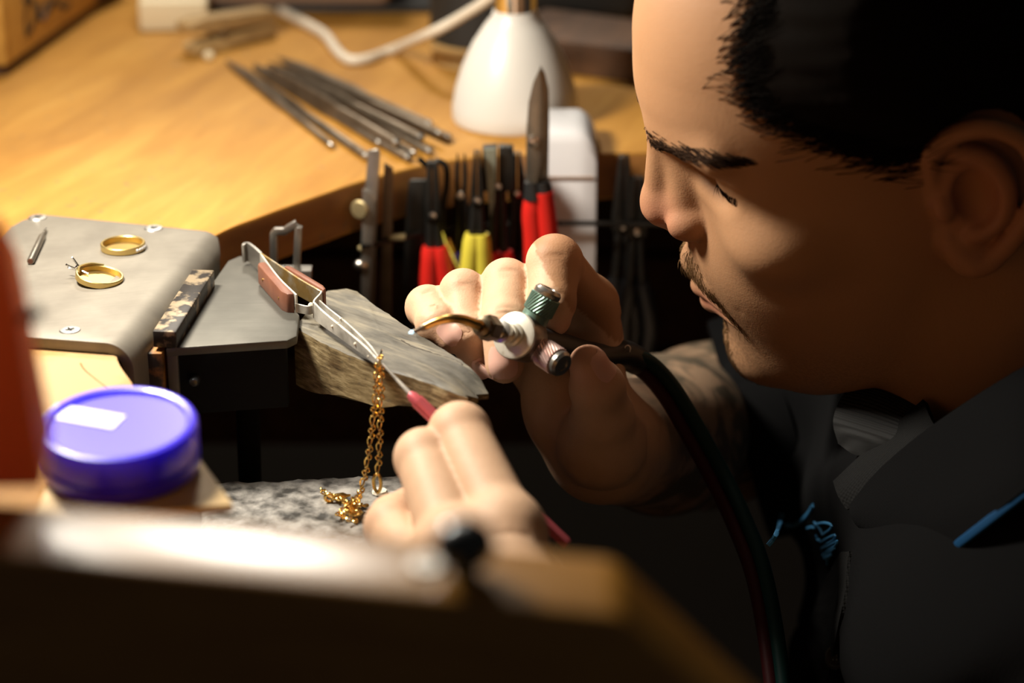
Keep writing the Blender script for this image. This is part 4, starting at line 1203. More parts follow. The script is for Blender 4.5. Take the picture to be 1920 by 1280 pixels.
class Grp:
    def __init__(s, ops, k=0.3, sub=False):
        s.ops, s.k, s.sub = ops, k, sub
        s.lo = np.min([o.lo for o in ops if not o.sub], 0) - k; s.hi = np.max([o.hi for o in ops if not o.sub], 0) + k
    def d(s, p): return run(s.ops, p)
BIG = 3.0
PAD = 0.0
def run(ops, p):
    if len(p) > 30000:
        return np.concatenate([run(ops, p[i:i + 15000]) for i in range(0, len(p), 15000)])
    d = np.full(len(p), BIG)
    plo, phi = p.min(0), p.max(0)
    X, Y, W_ = p[:, 0], p[:, 1], p[:, 2]
    for o in ops:
        lo, hi = o.lo - PAD, o.hi + PAD
        if (plo > hi).any() or (phi < lo).any(): continue
        msk = (X >= lo[0]) & (X <= hi[0]) & (Y >= lo[1]) & (Y <= hi[1]) & (W_ >= lo[2]) & (W_ <= hi[2])
        if not msk.any(): continue
        x = o.d(p[msk])
        d[msk] = smax(d[msk], -x, o.k) if o.sub else smin(d[msk], x, o.k)
    return d
def surface(ops, h, clip=None):
    lo = np.min([o.lo for o in ops if not o.sub], 0); hi = np.max([o.hi for o in ops if not o.sub], 0)
    if clip is not None: lo = np.maximum(lo, clip[0]); hi = np.minimum(hi, clip[1])
    B = 8
    nb = np.ceil((hi - lo) / (h * B)).astype(int) + 1
    ii = np.stack(np.meshgrid(*[np.arange(n) for n in nb], indexing='ij'), -1).reshape(-1, 3)
    cen = lo + (ii + 0.5) * h * B
    global PAD
    PAD = h * B * 1.2
    act = ii[np.abs(run(ops, cen)) < h * B * 1.4]
    PAD = 0.0
    N = nb * B + 3
    loc = np.stack(np.meshgrid(*[np.arange(B + 1)] * 3, indexing='ij'), -1).reshape(-1, 3)
    vals = np.empty((len(act), (B + 1) ** 3))
    ch = 1500
    for i in range(0, len(act), ch):
        g = act[i:i + ch, None, :] * B + loc[None]
        p = lo + g.reshape(-1, 3) * h
        vals[i:i + ch] = run(ops, p).reshape(-1, (B + 1) ** 3)
    vals = vals.reshape(-1, B + 1, B + 1, B + 1)
    sgn = vals < 0
    c8 = [(a, b, c) for a in (0, 1) for b in (0, 1) for c in (0, 1)]
    corner = np.stack([vals[:, a:a + B, b:b + B, c:c + B] for a, b, c in c8], -1)
    neg = (corner < 0).sum(-1)
    bi, x, y, z = np.nonzero((neg > 0) & (neg < 8))
    cv = corner[bi, x, y, z]
    acc = np.zeros((len(bi), 3)); cnt = np.zeros(len(bi))
    for i in range(8):
        for j in range(i + 1, 8):
            if sum(abs(c8[i][k] - c8[j][k]) for k in range(3)) != 1: continue
            a, b = cv[:, i], cv[:, j]
            m = (a < 0) != (b < 0)
            t = np.where(m, a / np.where(m, a - b, 1), 0)
            pt = np.array(c8[i]) + t[:, None] * (np.array(c8[j]) - np.array(c8[i]))
            acc[m] += pt[m]; cnt[m] += 1
    gc = act[bi] * B + np.stack([x, y, z], 1)
    V_ = lo + (gc + acc / cnt[:, None]) * h
    def key(g): return (g[:, 0] + 1) + (g[:, 1] + 1) * (N[0] + 2) + (g[:, 2] + 1) * (N[0] + 2) * (N[1] + 2)
    ck = key(gc.astype(np.int64))
    order = np.argsort(ck); cs = ck[order]
    quads = []
    for ax in range(3):
        a = vals[:, :B, :B, :B]
        sh = [slice(0, B)] * 3; sh[ax] = slice(1, B + 1)
        b = vals[(slice(None), *sh)]
        bi2, x, y, z = np.nonzero((a < 0) != (b < 0))
        flip = a[bi2, x, y, z] < 0
        g = act[bi2] * B + np.stack([x, y, z], 1)
        u, w = (ax + 1) % 3, (ax + 2) % 3
        ids, ok = [], np.ones(len(g), bool)
        for du, dw in ((0, 0), (-1, 0), (-1, -1), (0, -1)):
            q = g.copy(); q[:, u] += du; q[:, w] += dw
            kk = key(q.astype(np.int64))
            pos = np.clip(np.searchsorted(cs, kk), 0, len(cs) - 1)
            ok &= cs[pos] == kk
            ids.append(order[pos])
        Q = np.stack(ids, 1)
        Q[~flip] = Q[~flip][:, ::-1]
        quads.append(Q[ok])
    Q = np.concatenate(quads)
    # settle the vertices on the surface
    for _ in range(2):
        e = 0.4 * h
        d0 = run(ops, V_)
        g = np.stack([run(ops, V_ + np.eye(3)[k] * e) - d0 for k in range(3)], 1) / e
        gn = (g * g).sum(1) + 1e-6
        st = np.clip(d0 / gn, -h, h)
        V_ = V_ - g * st[:, None]
    return V_, Q
def mesh_from(name, V_, Q, mat, parent, attrs=None):
    org = ORG[parent]
    me = bpy.data.meshes.new(name)
    me.vertices.add(len(V_)); me.vertices.foreach_set('co', ((V_ - org) * S).ravel())
    me.loops.add(len(Q) * 4); me.loops.foreach_set('vertex_index', Q.ravel().astype(np.int32))
    me.polygons.add(len(Q))
    me.polygons.foreach_set('loop_start', np.arange(0, len(Q) * 4, 4, dtype=np.int32))
    me.update(calc_edges=True); me.validate()
    me.materials.append(MATS[mat])
    me.shade_smooth()
    for k, a in (attrs or {}).items():
        at = me.attributes.new(k, 'FLOAT', 'POINT'); at.data.foreach_set('value', a.astype(np.float32))
    o = bpy.data.objects.new(name, me); COL.objects.link(o)
    o.parent = parent; ORG[o] = org
    return o

person = thing('person', (26, 2, -55), 'man in a black polo shirt bending over the bench with a torch', 'person')

# ------------------------------------------------------------------ the head (local: x forward, y his left, z up)
HM = np.array([[-0.95945858, 0.08769737, -0.26785891], [-0.00603968, -0.95654, -0.29153861], [-0.28178493, -0.27810144, 0.91829017]])
HO = np.array((16.297, 2.167, 9.823)); HS = 1.052
def H(x, y, z): return HM @ (np.array((x, y, z), float) * HS) + HO
def hloc(p): return ((p - HO) @ HM) / HS
zt_ = np.array([-16, -13.9, -13.2, -12.5, -11.5, -10.5, -9.4, -8.2, -7.2, -6.0, -5.0, -4.0, -3.0, -1.5, -0.3, 0.8, 2.0, 4.0])
xf_ = np.array([6.0, 7.2, 8.0, 8.75, 9.25, 9.38, 9.35, 9.55, 9.85, 10.05, 10.0, 9.7, 9.35, 9.25, 9.5, 9.95, 10.0, 9.6])
wf_ = np.array([2.5, 3.1, 3.7, 4.3, 5.0, 5.5, 5.85, 6.2, 6.4, 6.65, 6.8, 6.95, 7.05, 7.1, 6.95, 6.8, 6.7, 6.4])
zf = np.linspace(-16, 4, 401)
def sm(t):
    k = np.exp(-0.5 * (np.arange(-24, 25) / 9.0) ** 2); k /= k.sum()
    y = np.interp(zf, zt_, t); yp = np.pad(y, 24, mode='edge'); return np.convolve(yp, k, 'valid')
xfS, wfS = sm(xf_), sm(wf_)
def face_fn(p):
    q = hloc(p)
    x, y, z = q[:, 0], np.abs(q[:, 1]), q[:, 2]
    xf = np.interp(z, zf, xfS); w = np.interp(z, zf, wfS)
    x0 = 1.2
    ax = np.where(x > x0, xf - x0, 5.5)
    n = np.interp(z, [-8, -2, 1], [2.15, 2.0, 2.0])
    rr = (np.abs((x - x0) / ax) ** n + (y / w) ** n) ** (1 / n)
    d = (rr - 1) * np.minimum(ax, w) * 0.9
    d = smax(d, z - 3.6, 1.5)
    # underside of the jaw
    jaw = -(z + 13.35 + np.minimum(0, (x - 6.5)) * 0.50) * 0.88 
    d = smax(d, jaw, 1.1)
    d = smax(d, -(x + 3.0), 1.0)
    return d * HS
hb = np.array([H(x, y, z) for x in (-4.5, 11) for y in (-8.5, 8.5) for z in (-15, 5.5)])
def HC(a, b, ra, rb, k=0.4, sub=False): return Cap(H(*a), H(*b), ra * HS, rb * HS, k, sub)
def HE(c, r, k=0.4, sub=False, M=None): return Ell(H(*c), np.asarray(r) * HS, HM if M is None else HM @ M, k, sub)
head = [Ell(H(0.35, 0, 3.1), np.array((9.75, 7.35, 8.6)) * HS, HM, 0.5), Fn(face_fn, hb.min(0) - 0.5, hb.max(0) + 0.5, 1.2)]
for s_ in (1, -1):
    head += [HC((9.3, 1.2 * s_, 1.2), (7.9, 4.4 * s_, 1.6), 0.75, 0.65, 1.0),                # brow ridge
             HE((6.2, 4.6 * s_, -2.7), (1.9, 1.8, 1.3), 2.0)]                                # cheekbone
    head += [HE((9.2, 3.1 * s_, -0.1), (1.7, 1.75, 1.05), 0.9, True),                        # eye socket
             HE((6.95, 3.25 * s_, -0.05), (1.3, 1.5, 1.2), 0.3),                             # lidded eye
             HC((8.4, 2.3 * s_, -0.45), (7.2, 4.5 * s_, -0.3), 0.10, 0.10, 0.18, True)]      # lash line
head += [HC((9.75, 0, 0.4), (10.5, 0, -2.3), 0.58, 0.68, 0.7),                               # bridge
         HE((10.5, 0, -2.95), (0.98, 0.98, 0.9), 0.5),                                       # tip
         HC((10.75, 0, -3.55), (9.9, 0, -4.5), 0.42, 0.45, 0.35)]
for s_ in (1, -1):
    head += [HC((9.1, 0.6 * s_, -0.3), (9.6, 0.9 * s_, -2.9), 0.62, 0.8, 0.6),
             HE((9.5, 1.3 * s_, -3.3), (1.12, 0.78, 0.85), 0.22),                            # wing
             HE((10.25, 0.62 * s_, -4.5), (0.42, 0.3, 0.4), 0.2, True),
             HC((8.75, 1.95 * s_, -3.2), (8.3, 2.6 * s_, -4.6), 0.10, 0.10, 0.35, True),
             HC((8.5, 2.3 * s_, -4.4), (8.4, 3.3 * s_, -6.6), 0.06, 0.06, 0.5, True)]        # fold beside the nose
head += [HC((9.85, 0, -6.2), (9.3, 1.6, -6.4), 0.5, 0.4, 0.6), HC((9.85, 0, -6.2), (9.3, -1.6, -6.4), 0.5, 0.4, 0.6)]
for s_ in (1, -1):
    head += [HC((9.85, 0, -7.55), (8.85, 2.2 * s_, -8.0), 0.48, 0.22, 0.3), HC((9.6, 0, -8.45), (8.85, 2.1 * s_, -8.1), 0.52, 0.22, 0.3)]
head += [HC((10.6, 0, -8.02), (8.9, 2.5, -8.08), 0.06, 0.10, 0.18, True), HC((10.6, 0, -8.02), (8.9, -2.5, -8.08), 0.06, 0.10, 0.18, True)]
head += [HE((8.0, 0, -11.5), (1.5, 1.9, 1.45), 0.9)]
# ears
for s_ in (1, -1):
    def E_(x, y, z): return (x, y * s_, z)
    hel = [(0.35, 7.05, -0.7), (0.5, 7.25, 0.5), (0.2, 7.5, 1.5), (-0.7, 7.8, 2.15), (-1.9, 8.1, 2.15), (-2.85, 8.35, 1.35), (-3.15, 8.45, 0.1), (-2.95, 8.3, -1.3), (-2.4, 8.0, -2.5), (-1.7, 7.75, -3.5), (-0.9, 7.55, -4.15), (-0.2, 7.35, -4.1), (0.2, 7.15, -3.4), (0.3, 7.0, -2.7)]
    hs_ = spline(hel, 3)
    hr = np.interp(np.linspace(0, 1, len(hs_)), [0, 0.15, 0.5, 0.72, 0.82, 0.92, 1], [0.28, 0.36, 0.36, 0.42, 0.62, 0.5, 0.4])
    ear = [HE(E_(-1.2, 7.15, -0.9), (2.0, 0.55, 2.9), 0.3)]
    ear += [HC(E_(*hs_[i]), E_(*hs_[i + 1]), hr[i], hr[i + 1], 0.15) for i in range(len(hs_) - 1)]
    ah = spline([(-0.5, 7.6, 1.2), (-1.5, 7.85, 0.7), (-2.0, 7.95, -0.6), (-1.75, 7.85, -1.9), (-1.1, 7.65, -2.6), (-0.5, 7.5, -2.75)], 3)
    ear += [HC(E_(*ah[i]), E_(*ah[i + 1]), 0.34, 0.34, 0.25) for i in range(len(ah) - 1)]
    ear += [HE(E_(-0.75, 8.0, -1.0), (0.85, 0.95, 1.35), 0.2, True), HE(E_(0.35, 7.45, -1.3), (0.42, 0.4, 0.62), 0.25), HE(E_(-0.35, 7.3, -3.5), (0.7, 0.42, 0.8), 0.3)]
    head.append(Grp(ear, 0.3))
# neck and the trunk under the shirt
NB = np.array((25.0, 3.2, -6.0))
head += [Cap(H(-2.6, 0, -3.5), NB, 6.3, 6.9, 1.5), Cap(H(1.5, 0, -8.5), np.array((23.4, 3.0, -7.0)), 3.9, 4.4, 1.6)]
trunk = [Ell((26.5, 2.2, -16), (9.0, 12, 12), None, 2.0), Cap((27, -12, -10), (27, 15, -9), 4.6, 4.6, 2.0)]

# ------------------------------------------------------------------ arms and hands
def finger(pts, rs, k=0.12, kf=0.13):
    return Grp([Cap(pts[i], pts[i + 1], rs[i], rs[i + 1], k) for i in range(len(pts) - 1)] +
               [Ell(pts[i], (rs[i] * 1.06,) * 3, None, 0.2) for i in range(1, len(pts) - 1)], kf)
# far hand (his right) round the torch handle
RW, RE = P(1130, 838, 101.5), P(1318, 800, 119)
Rm = dict(i=P(1104, 572, 100.6), m=P(1056, 582, 101.8), r=P(1006, 606, 102.2), p=P(962, 636, 102.0))
Rf = dict(i=[Rm['i'], P(1040, 492, 96.9), P(1034, 566, 95.9), P(1036, 596, 96.3)],
          m=[Rm['m'], P(950, 532, 97.3), P(945, 606, 95.3), P(946, 682, 95.0)],
          r=[Rm['r'], P(868, 548, 97.4), P(876, 625, 96.0), P(898, 680, 96.6)],
          p=[Rm['p'], P(802, 576, 97.6), P(818, 606, 96.2), P(847, 634, 95.8)])
Rr = dict(i=[1.15, 1.14, 0.98, 0.8], m=[1.1, 1.03, 0.96, 0.82], r=[1.05, 0.95, 0.86, 0.74], p=[0.95, 0.90, 0.82, 0.66])
rhand = [Grp([finger(Rf[k], Rr[k]) for k in 'prmi'], 0.3)]
for k in 'imrp':
    rhand.append(Cap(RW, Rm[k], 1.5, 1.15, 0.9))
rhand += [Ell((RW + Rm['m'] + Rm['r']) / 3 + np.array((0.3, 0.8, 0.5)), (2.2, 1.9, 3.0), None, 1.0), Ell(P(1040, 745, 100.2), (1.5, 1.6, 2.6), None, 0.9)]
Rt = [P(1128, 832, 98.8), P(1130, 782, 97.2), P(1120, 726, 95.9), P(1103, 682, 95.2)]
rhand += [finger(Rt, [1.75, 1.3, 1.12, 0.82]), Cap(RW, Rt[0], 1.7, 1.8, 0.8)]
RS = np.array((27.0, 18.5, -9.0))
rarm = [Cap(RW, RE * 0.55 + RW * 0.45, 2.5, 3.7, 1.0), Cap(RE * 0.55 + RW * 0.45, RE, 3.7, 4.0, 1.2), Cap(RE, RS, 4.0, 4.6, 1.5)]
for k in 'imrp':                            # creases over the middle and end joints
    a, b, c = Rf[k][1], Rf[k][2], Rf[k][3]
    r1, r2 = Rr[k][1], Rr[k][2]
    for (o_, ax_, rr_, offs) in ((a, b - a, r1, (0.35, 0.55, 0.75)), (b, c - a, r2, (-0.12, 0.12))):
        ax_ = n3(ax_); out_ = n3(-FW + UP * 0.5); out_ = n3(out_ - ax_ * (out_ @ ax_)); sd_ = np.cross(ax_, out_)
        for q_ in offs:
            m0 = o_ + ax_ * q_ + out_ * (rr_ * 1.09)
            rhand.append(Cap(m0 - sd_ * 0.45 - out_ * 0.06, m0 + sd_ * 0.4 - out_ * 0.05 + ax_ * 0.06, 0.05, 0.05, 0.10, True))
# near hand (his left) with the pick
LW, LE = P(985, 1190, 79.5), np.array((19.0, -20.5, -23.0))
Lm = dict(i=P(950, 1000, 83.0), m=P(856, 1035, 82.6), r=P(800, 1085, 82.8), p=P(770, 1130, 83.2))
Lf = dict(i=[Lm['i'], P(862, 812, 87.0), P(848, 832, 89.4), P(834, 818, 90.8)],
          m=[Lm['m'], P(795, 858, 86.6), P(800, 872, 88.8), P(818, 844, 90.2)],
          r=[Lm['r'], P(734, 986, 86.2), P(738, 972, 88.0), P(770, 945, 89.8)],
          p=[Lm['p'], P(738, 1098, 85.0), P(740, 1070, 87.0), P(775, 1040, 88.4)])
Lr = dict(i=[1.28, 1.14, 0.98, 0.8], m=[1.25, 1.08, 0.95, 0.78], r=[1.15, 0.98, 0.9, 0.74], p=[1.0, 0.85, 0.78, 0.66])
lhand = [Grp([finger(Lf[k], Lr[k], kf=0.08) for k in 'prmi'], 0.3)]
for k in 'imrp':
    lhand.append(Cap(LW, Lm[k], 1.6, 1.2, 0.9))
lhand += [Ell((LW + Lm['i'] + Lm['r']) / 3 + np.array((0, 0.7, -0.6)), (2.5, 2.2, 2.0), None, 0.9), Cap(Lm['i'], Lm['m'], 1.15, 1.15, 0.8), Cap(Lm['m'], Lm['r'], 1.1, 1.05, 0.8)]
Lt = [P(990, 1110, 83.0), P(930, 975, 88.2), P(885, 895, 90.6), P(850, 845, 91.8)]
lhand += [finger(Lt, [1.5, 1.15, 1.0, 0.78]), Cap(LW, Lt[0], 1.6, 1.5, 0.8)]
LS = np.array((27.5, -13.5, -10.0))
larm = [Cap(LW, LE * 0.5 + LW * 0.5, 2.5, 3.6, 1.0), Cap(LE * 0.5 + LW * 0.5, LE, 3.6, 3.9, 1.2), Cap(LE, LS, 3.9, 4.6, 1.5)]

body_ops = head + trunk + [Grp(rhand, 0.8), Grp(lhand, 0.8)] + rarm + larm
import time
t0 = time.time()
BV, BQ = surface(body_ops, 0.15)
q = hloc(BV)
def gauss(p, c, s_): return np.exp(-((p - np.asarray(c)) ** 2 / (np.asarray(s_) ** 2)).sum(1))
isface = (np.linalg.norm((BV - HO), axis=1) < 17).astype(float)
ay = np.abs(q[:, 1]); qa = np.stack([q[:, 0], ay, q[:, 2]], 1)
flush = isface * np.clip(0.55 * gauss(qa, (10.6, 0.5, -3.3), (1.3, 1.6, 1.3)) + 0.75 * gauss(qa, (9.8, 0.7, -8.0), (1.0, 1.3, 0.6)) + 0.45 * gauss(qa, (-1.2, 8.0, -1), (3, 1.2, 4)), 0, 0.85)
for k in 'imrp':
    for F_ in (Rf, Lf):
        flush += 0.30 * gauss(BV, F_[k][1], (0.9,) * 3) + 0.38 * gauss(BV, F_[k][3], (0.9,) * 3) + 0.14 * gauss(BV, F_[k][2], (0.7,) * 3)
flush += 0.55 * gauss(BV, Rt[3], (1.2,) * 3)
stub = isface * np.clip(1.0 * gauss(qa, (9.9, 0.9, -6.1), (1.2, 1.5, 1.0)) + 0.8 * gauss(qa, (9.2, 0.5, -10.2), (1.2, 1.6, 1.6)) + 0.35 * gauss(qa, (6, 4.5, -10.5), (3.5, 2.5, 2.2)) + 0.7 * gauss(qa, (8.6, 2.6, -8.3), (0.8, 0.7, 1.5)), 0, 0.9)
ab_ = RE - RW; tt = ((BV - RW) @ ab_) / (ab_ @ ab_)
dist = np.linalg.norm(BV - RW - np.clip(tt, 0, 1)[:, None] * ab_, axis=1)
tat_shade = ((dist < 6.5) & (BV[:, 0] < 20) & (BV[:, 1] > 0)).astype(float) * np.clip((tt - 0.02) / 0.15, 0, 1) * 0.92  # tattoo mask, run to the wrist to paint in the forearm's shade too
body = mesh_from('body', BV, BQ, 'skin', person, dict(flush=np.clip(flush, 0, 0.9), stubble=stub, tattoo_shade=tat_shade, face=isface * 0.85))
print('body', len(BV), time.time() - t0)
BT = BVHTree.FromPolygons([tuple(v) for v in BV], [tuple(f) for f in BQ])
def hit(p, toward):                         # drop a point onto the skin along a direction
    r_ = BT.ray_cast(V(p), V(n3(toward)))
    return (np.array(r_[0]), np.array(r_[1])) if r_[0] is not None else (None, None)

# fingernails
def nail(tip, prev, out, r_, L_=1.15, W_=1.0, slide=-0.1):
    """a curved plate on the outer side of the last joint"""
    ax = n3(tip - prev)
    out = n3(out - ax * (np.asarray(out) @ ax))
    side = np.cross(ax, out)
    rows = []
    for i in range(9):
        a = (i / 8 - 0.5) * L_
        row = []
        for j in range(9):
            b = (j / 8 - 0.5) * 2
            w = W_ / 2 * math.sqrt(max(0.05, 1 - (abs(i / 8 - 0.45) * 1.75) ** 4))
            p0 = tip + ax * (a + slide) + side * b * w + out * 3.0
            h_, n_ = hit(p0, -out)
            if h_ is None or np.linalg.norm(h_ - tip) > 2.2: h_ = tip + ax * (a + slide) + side * b * w + out * r_
            row.append(h_ + out * (0.035 - 0.03 * abs(b) ** 3))
        rows.append(row)
    return MB().grid(rows, 0.05).build('fingernail', 'nail', person, ang=60)
view = -FW
nail(Rf['p'][3], Rf['p'][2], view + UP * 0.2 + RT * 0.1, 0.62, 1.0, 0.85, 0.05)
nail(Rf['m'][3], Rf['m'][2], view + UP * 0.1 - RT * 0.1, 0.82, 1.3, 1.2, 0.05)
nail(Rf['r'][3], Rf['r'][2], view + RT * 0.3, 0.72, 1.1, 1.0, 0.0)
nail(Rt[3], Rt[2], view + RT * 0.8 + UP * 0.4, 0.72, 1.2, 1.1, 0.0)

# ------------------------------------------------------------------ hair, brow, moustache
def hair_fn(p):
    q = hloc(p)
    x, y, z = q[:, 0], np.abs(q[:, 1]), q[:, 2]
    e = np.stack([x - 0.35, y, z - 3.1], 1)
    r_ = np.array((9.75, 7.35, 8.6))
    k0 = np.linalg.norm(e / r_, axis=1); k1 = np.linalg.norm(e / (r_ * r_), axis=1) + 1e-9
    d = k0 * (k0 - 1) / k1
    # hairline: how far behind it the point lies
    xs = np.interp(z, [-7, -5, -0.5, 0.9, 1.6, 2.6, 3.7, 4.7, 6.4, 8.4, 10.0, 12.5], [-6.5, -4.2, -3.4, -0.6, 1.6, 3.4, 5.2, 6.3, 6.1, 5.2, 5.6, 6.5])
    ctr = np.interp(z, [7.6, 8.6, 9.6, 12], [-4, 6.6, 7.3, 7.5])
    w = np.clip((y - 3.2) / 2.2, 0, 1)
    line = xs * w + np.maximum(ctr, -9) * (1 - w)
    line = np.where(z < 7.6, xs - (1 - w) * 30, line)
    dep = line - x + 0.15 * np.sin(z * 5 + y * 3)
    off = np.clip(dep / 3.4, -0.25, 1.0)
    off = np.where(off > 0, 0.85 * off, off * 3)
    off = off + 0.02 * np.sin(q[:, 2] * 9 + q[:, 0] * 2.0 + 3 * np.sin(q[:, 1])) * (dep > 0)
    e_ = ((x + 1.3) / 2.3) ** 2 + ((z + 0.9) / 3.3) ** 2
    off = np.where(e_ < 1.0, -0.4, off * np.clip((e_ - 1.0) / 0.5, 0, 1))
    low = np.clip((-5.5 - z), 0, 5)
    return (d - off + low) * HS
hb2 = np.array([H(x, y, z) for x in (-11, 9.5) for y in (-9, 9) for z in (-7, 13.5)])
hv, hq = surface([Fn(hair_fn, hb2.min(0), hb2.max(0), 0.0)], 0.25)
hair = mesh_from('hair', hv, hq, 'hair_black', person)

def hairs(name, roots, mat, length, width, parent, lift=0.35):
    m = MB()
    for (p, nrm, d) in roots:
        d = n3(d - nrm * (d @ nrm)); L_ = length * random.uniform(0.6, 1.15)
        a = p - nrm * 0.03
        b = p + n3(d + nrm * lift) * L_ * 0.5
        c = p + n3(d + nrm * lift * 0.35) * L_
        m.tube([a, b, c], [width, width * 0.8, width * 0.15], 3, caps=False)
    return tag(m.build(name, mat, parent, ang=180), kind='stuff')
def scatter(path, spread, count, dirf, yside=1):
    path = spline(path, 10)
    out = []
    while len(out) < count:
        t = random.random()
        i = min(int(t * (len(path) - 1)), len(path) - 2)
        c = path[i] + (path[i + 1] - path[i]) * random.random()
        wv = spread(t)
        l = c + np.array((0, random.gauss(0, wv * 0.4), random.gauss(0, wv)))
        p0 = H(l[0] + 4, l[1], l[2]) if yside == 0 else H(l[0] + 2.5, l[1] * 1.25, l[2])
        dirv = H(l[0], l[1], l[2]) - p0
        h_, n_ = hit(p0, dirv)
        if h_ is None: continue
        out.append((h_, n_, HM @ n3(dirf(t))))
    return out
for s_ in (1, -1):
    R0 = scatter([(9.9, 1.1 * s_, 1.0), (9.2, 2.6 * s_, 1.45), (7.9, 4.2 * s_, 2.0), (6.8, 5.4 * s_, 1.9)], lambda t: (0.28 if s_ > 0 else 0.14) * (1 - 0.6 * t), 460, lambda t: (-0.5, 0.85 * s_, 0.35 - 0.6 * t), 1)
    hairs('eyebrow', R0, 'brow_hair', 0.7, 0.024, person, 0.15)
R0 = []
for s_ in (1, -1):
    R0 += scatter([(10.1, 0.2 * s_, -5.7), (9.9, 1.2 * s_, -6.1), (9.3, 2.2 * s_, -6.9), (8.7, 2.8 * s_, -8.2)], lambda t: 0.42 * (1 - 0.5 * t), 260, lambda t: (0.15, 0.5 * s_, -1), 1)
hairs('moustache', R0, 'beard_hair', 0.55, 0.018, person)
R0 = []
for s_ in (1, -1):
    R0 += scatter([(9.4, 0.1 * s_, -9.6), (9.4, 0.5 * s_, -10.8), (8.6, 1.0 * s_, -12.2), (7.4, 1.2 * s_, -13.0)], lambda t: 0.5, 200, lambda t: (0.3, 0.2 * s_, -1), 1)
hairs('beard', R0, 'beard_hair', 0.35, 0.016, person)
for s_ in (1,):
    R0 = scatter([(8.2, 2.4 * s_, -0.4), (8.0, 3.3 * s_, -0.5), (7.2, 4.4 * s_, -0.35)], lambda t: 0.04, 90, lambda t: (0.7, 0.3 * s_, -0.7), 1)
    hairs('eyelashes', R0, 'brow_hair', 0.6, 0.02, person)
# loose strands along the hairline
HT = BVHTree.FromPolygons([tuple(v) for v in hv], [tuple(f) for f in hq])
R0 = []
hl = spline([(4.9, 5.6, 8.8), (6.0, 6.0, 6.4), (6.3, 6.3, 4.8), (5.2, 6.8, 3.8), (3.4, 7.2, 2.6), (1.6, 7.4, 1.5)], 12)
for k in range(3600):
    c = hl[random.randrange(len(hl))]
    l = c + np.array((random.gauss(0.1, 0.6), 0, random.gauss(-0.1, 0.55)))
    p0 = H(l[0] + 1.0, l[1] + 3.5, l[2] + 0.5)
    h_, n_ = hit(p0, H(l[0] - 0.8, l[1] - 2, l[2]) - p0)
    if h_ is None: continue
    R0.append((h_, n_, HM @ n3((-1, 0.05, 0.25 + random.gauss(0, 0.25)))))
hairs('hairline_strands', R0, 'hair_black', 2.0, 0.02, person, 0.12)

# ------------------------------------------------------------------ polo shirt
def rbox(c, hlf, r_, M=None):
    c = np.asarray(c, float); hlf = np.asarray(hlf, float)
    def f(p):
        q = np.abs(p - c) - (hlf - r_)
        return np.linalg.norm(np.maximum(q, 0), axis=1) + np.minimum(q.max(1), 0) - r_
    return f
chest = rbox((26.0, 2.2, -32), (11.6, 16.5, 29.0), 7.5)
def shirt_fn(p):
    d = chest(p)
    x, y, z = p[:, 0], p[:, 1], p[:, 2]
    # folds that run from the belly up to the near shoulder
    s1 = np.sin((z * 0.62 - x * 0.55 + y * 0.10) * 1.05 + 0.6 * np.sin(y * 0.35)) 
    s2 = np.sin((z * 0.9 + y * 0.5) * 0.8 + 1.3)
    d = d - 0.75 * s1 * np.clip((-y - 1) / 6, 0, 1) - 0.35 * s2 * np.clip((y + 4) / 8, 0, 1)
    return d
SE = P(1388, 805, 118.3)
sl_dir = n3(SE - RS)
lsl = n3(LE - LS)
def fold(cap):
    f0 = cap.d
    def f(p):
        a = cap.b - cap.a; t = ((p - cap.a) @ a) / (a @ a)
        rr = p - cap.a - t[:, None] * a
        ang = np.arctan2(rr[:, 2], rr[:, 1])
        return f0(p) - 0.22 * np.sin(ang * 5 + t * 3.0) - 0.12 * np.sin(t * 14 + ang * 2)
    return f
sc_ = Cap(RS, SE - sl_dir * 0.0, 7.2, 5.6, 2.0); s2_ = Cap(LS, LS + lsl * 13, 6.6, 6.2, 2.0)
sh_ops = [Fn(shirt_fn, (13, -16, -45), (39, 20, -1), 2.0), Fn(fold(sc_), sc_.lo, sc_.hi, 2.0), Fn(fold(s2_), s2_.lo, s2_.hi, 2.0)]
def cut(o, nrm, inside=None):               # flat hem of a sleeve
    nrm = n3(nrm); o = np.asarray(o)
    return Fn(lambda p: -((p - o) @ nrm), o - 9, o + 9, 0.25, True)
sh_ops += [cut(SE, sl_dir), Cap(SE - sl_dir * 2.5, SE + sl_dir * 9, 4.75, 4.75, 0.2, True)]
sh_ops += [cut(LS + lsl * 13, lsl), Cap(LS + lsl * 10.5, LS + lsl * 22, 5.2, 5.2, 0.2, True)]
# neck opening
nd_ = n3(NB - H(-1, 0, -6))
sh_ops += [Cap(NB - nd_ * 10, NB + nd_ * 1.0, 7.4, 7.0, 0.4, True), Cap(H(3.5, 0, -11.5), (20.5, 2.6, -6.2), 4.2, 4.6, 0.5, True)]
sv, sq_ = surface(sh_ops, 0.3, clip=((0, -30, -44), (40, 40, 5)))
shirt = mesh_from('polo_shirt', sv, sq_, 'shirt_cloth', person)
shirt['label'] = 'black polo shirt'
ST = BVHTree.FromPolygons([tuple(v) for v in sv], [tuple(f) for f in sq_])
def on_shirt(u, v, lift=0.08):
    r_ = ray(u, v)
    h_ = ST.ray_cast(V(CAM), V(n3(r_)))
    if h_[0] is None: return P(u, v, 99)
    return np.array(h_[0]) - n3(r_) * lift
def sheet(name, rows, th, mat, n=7):
    g1 = [spline(r_, n) for r_ in rows]
    cols = len(g1[0])
    g2 = np.array([spline([g1[i][j] for i in range(len(g1))], n) for j in range(cols)]).transpose(1, 0, 2)
    return MB().grid(g2, th).build(name, mat, shirt, ang=60)
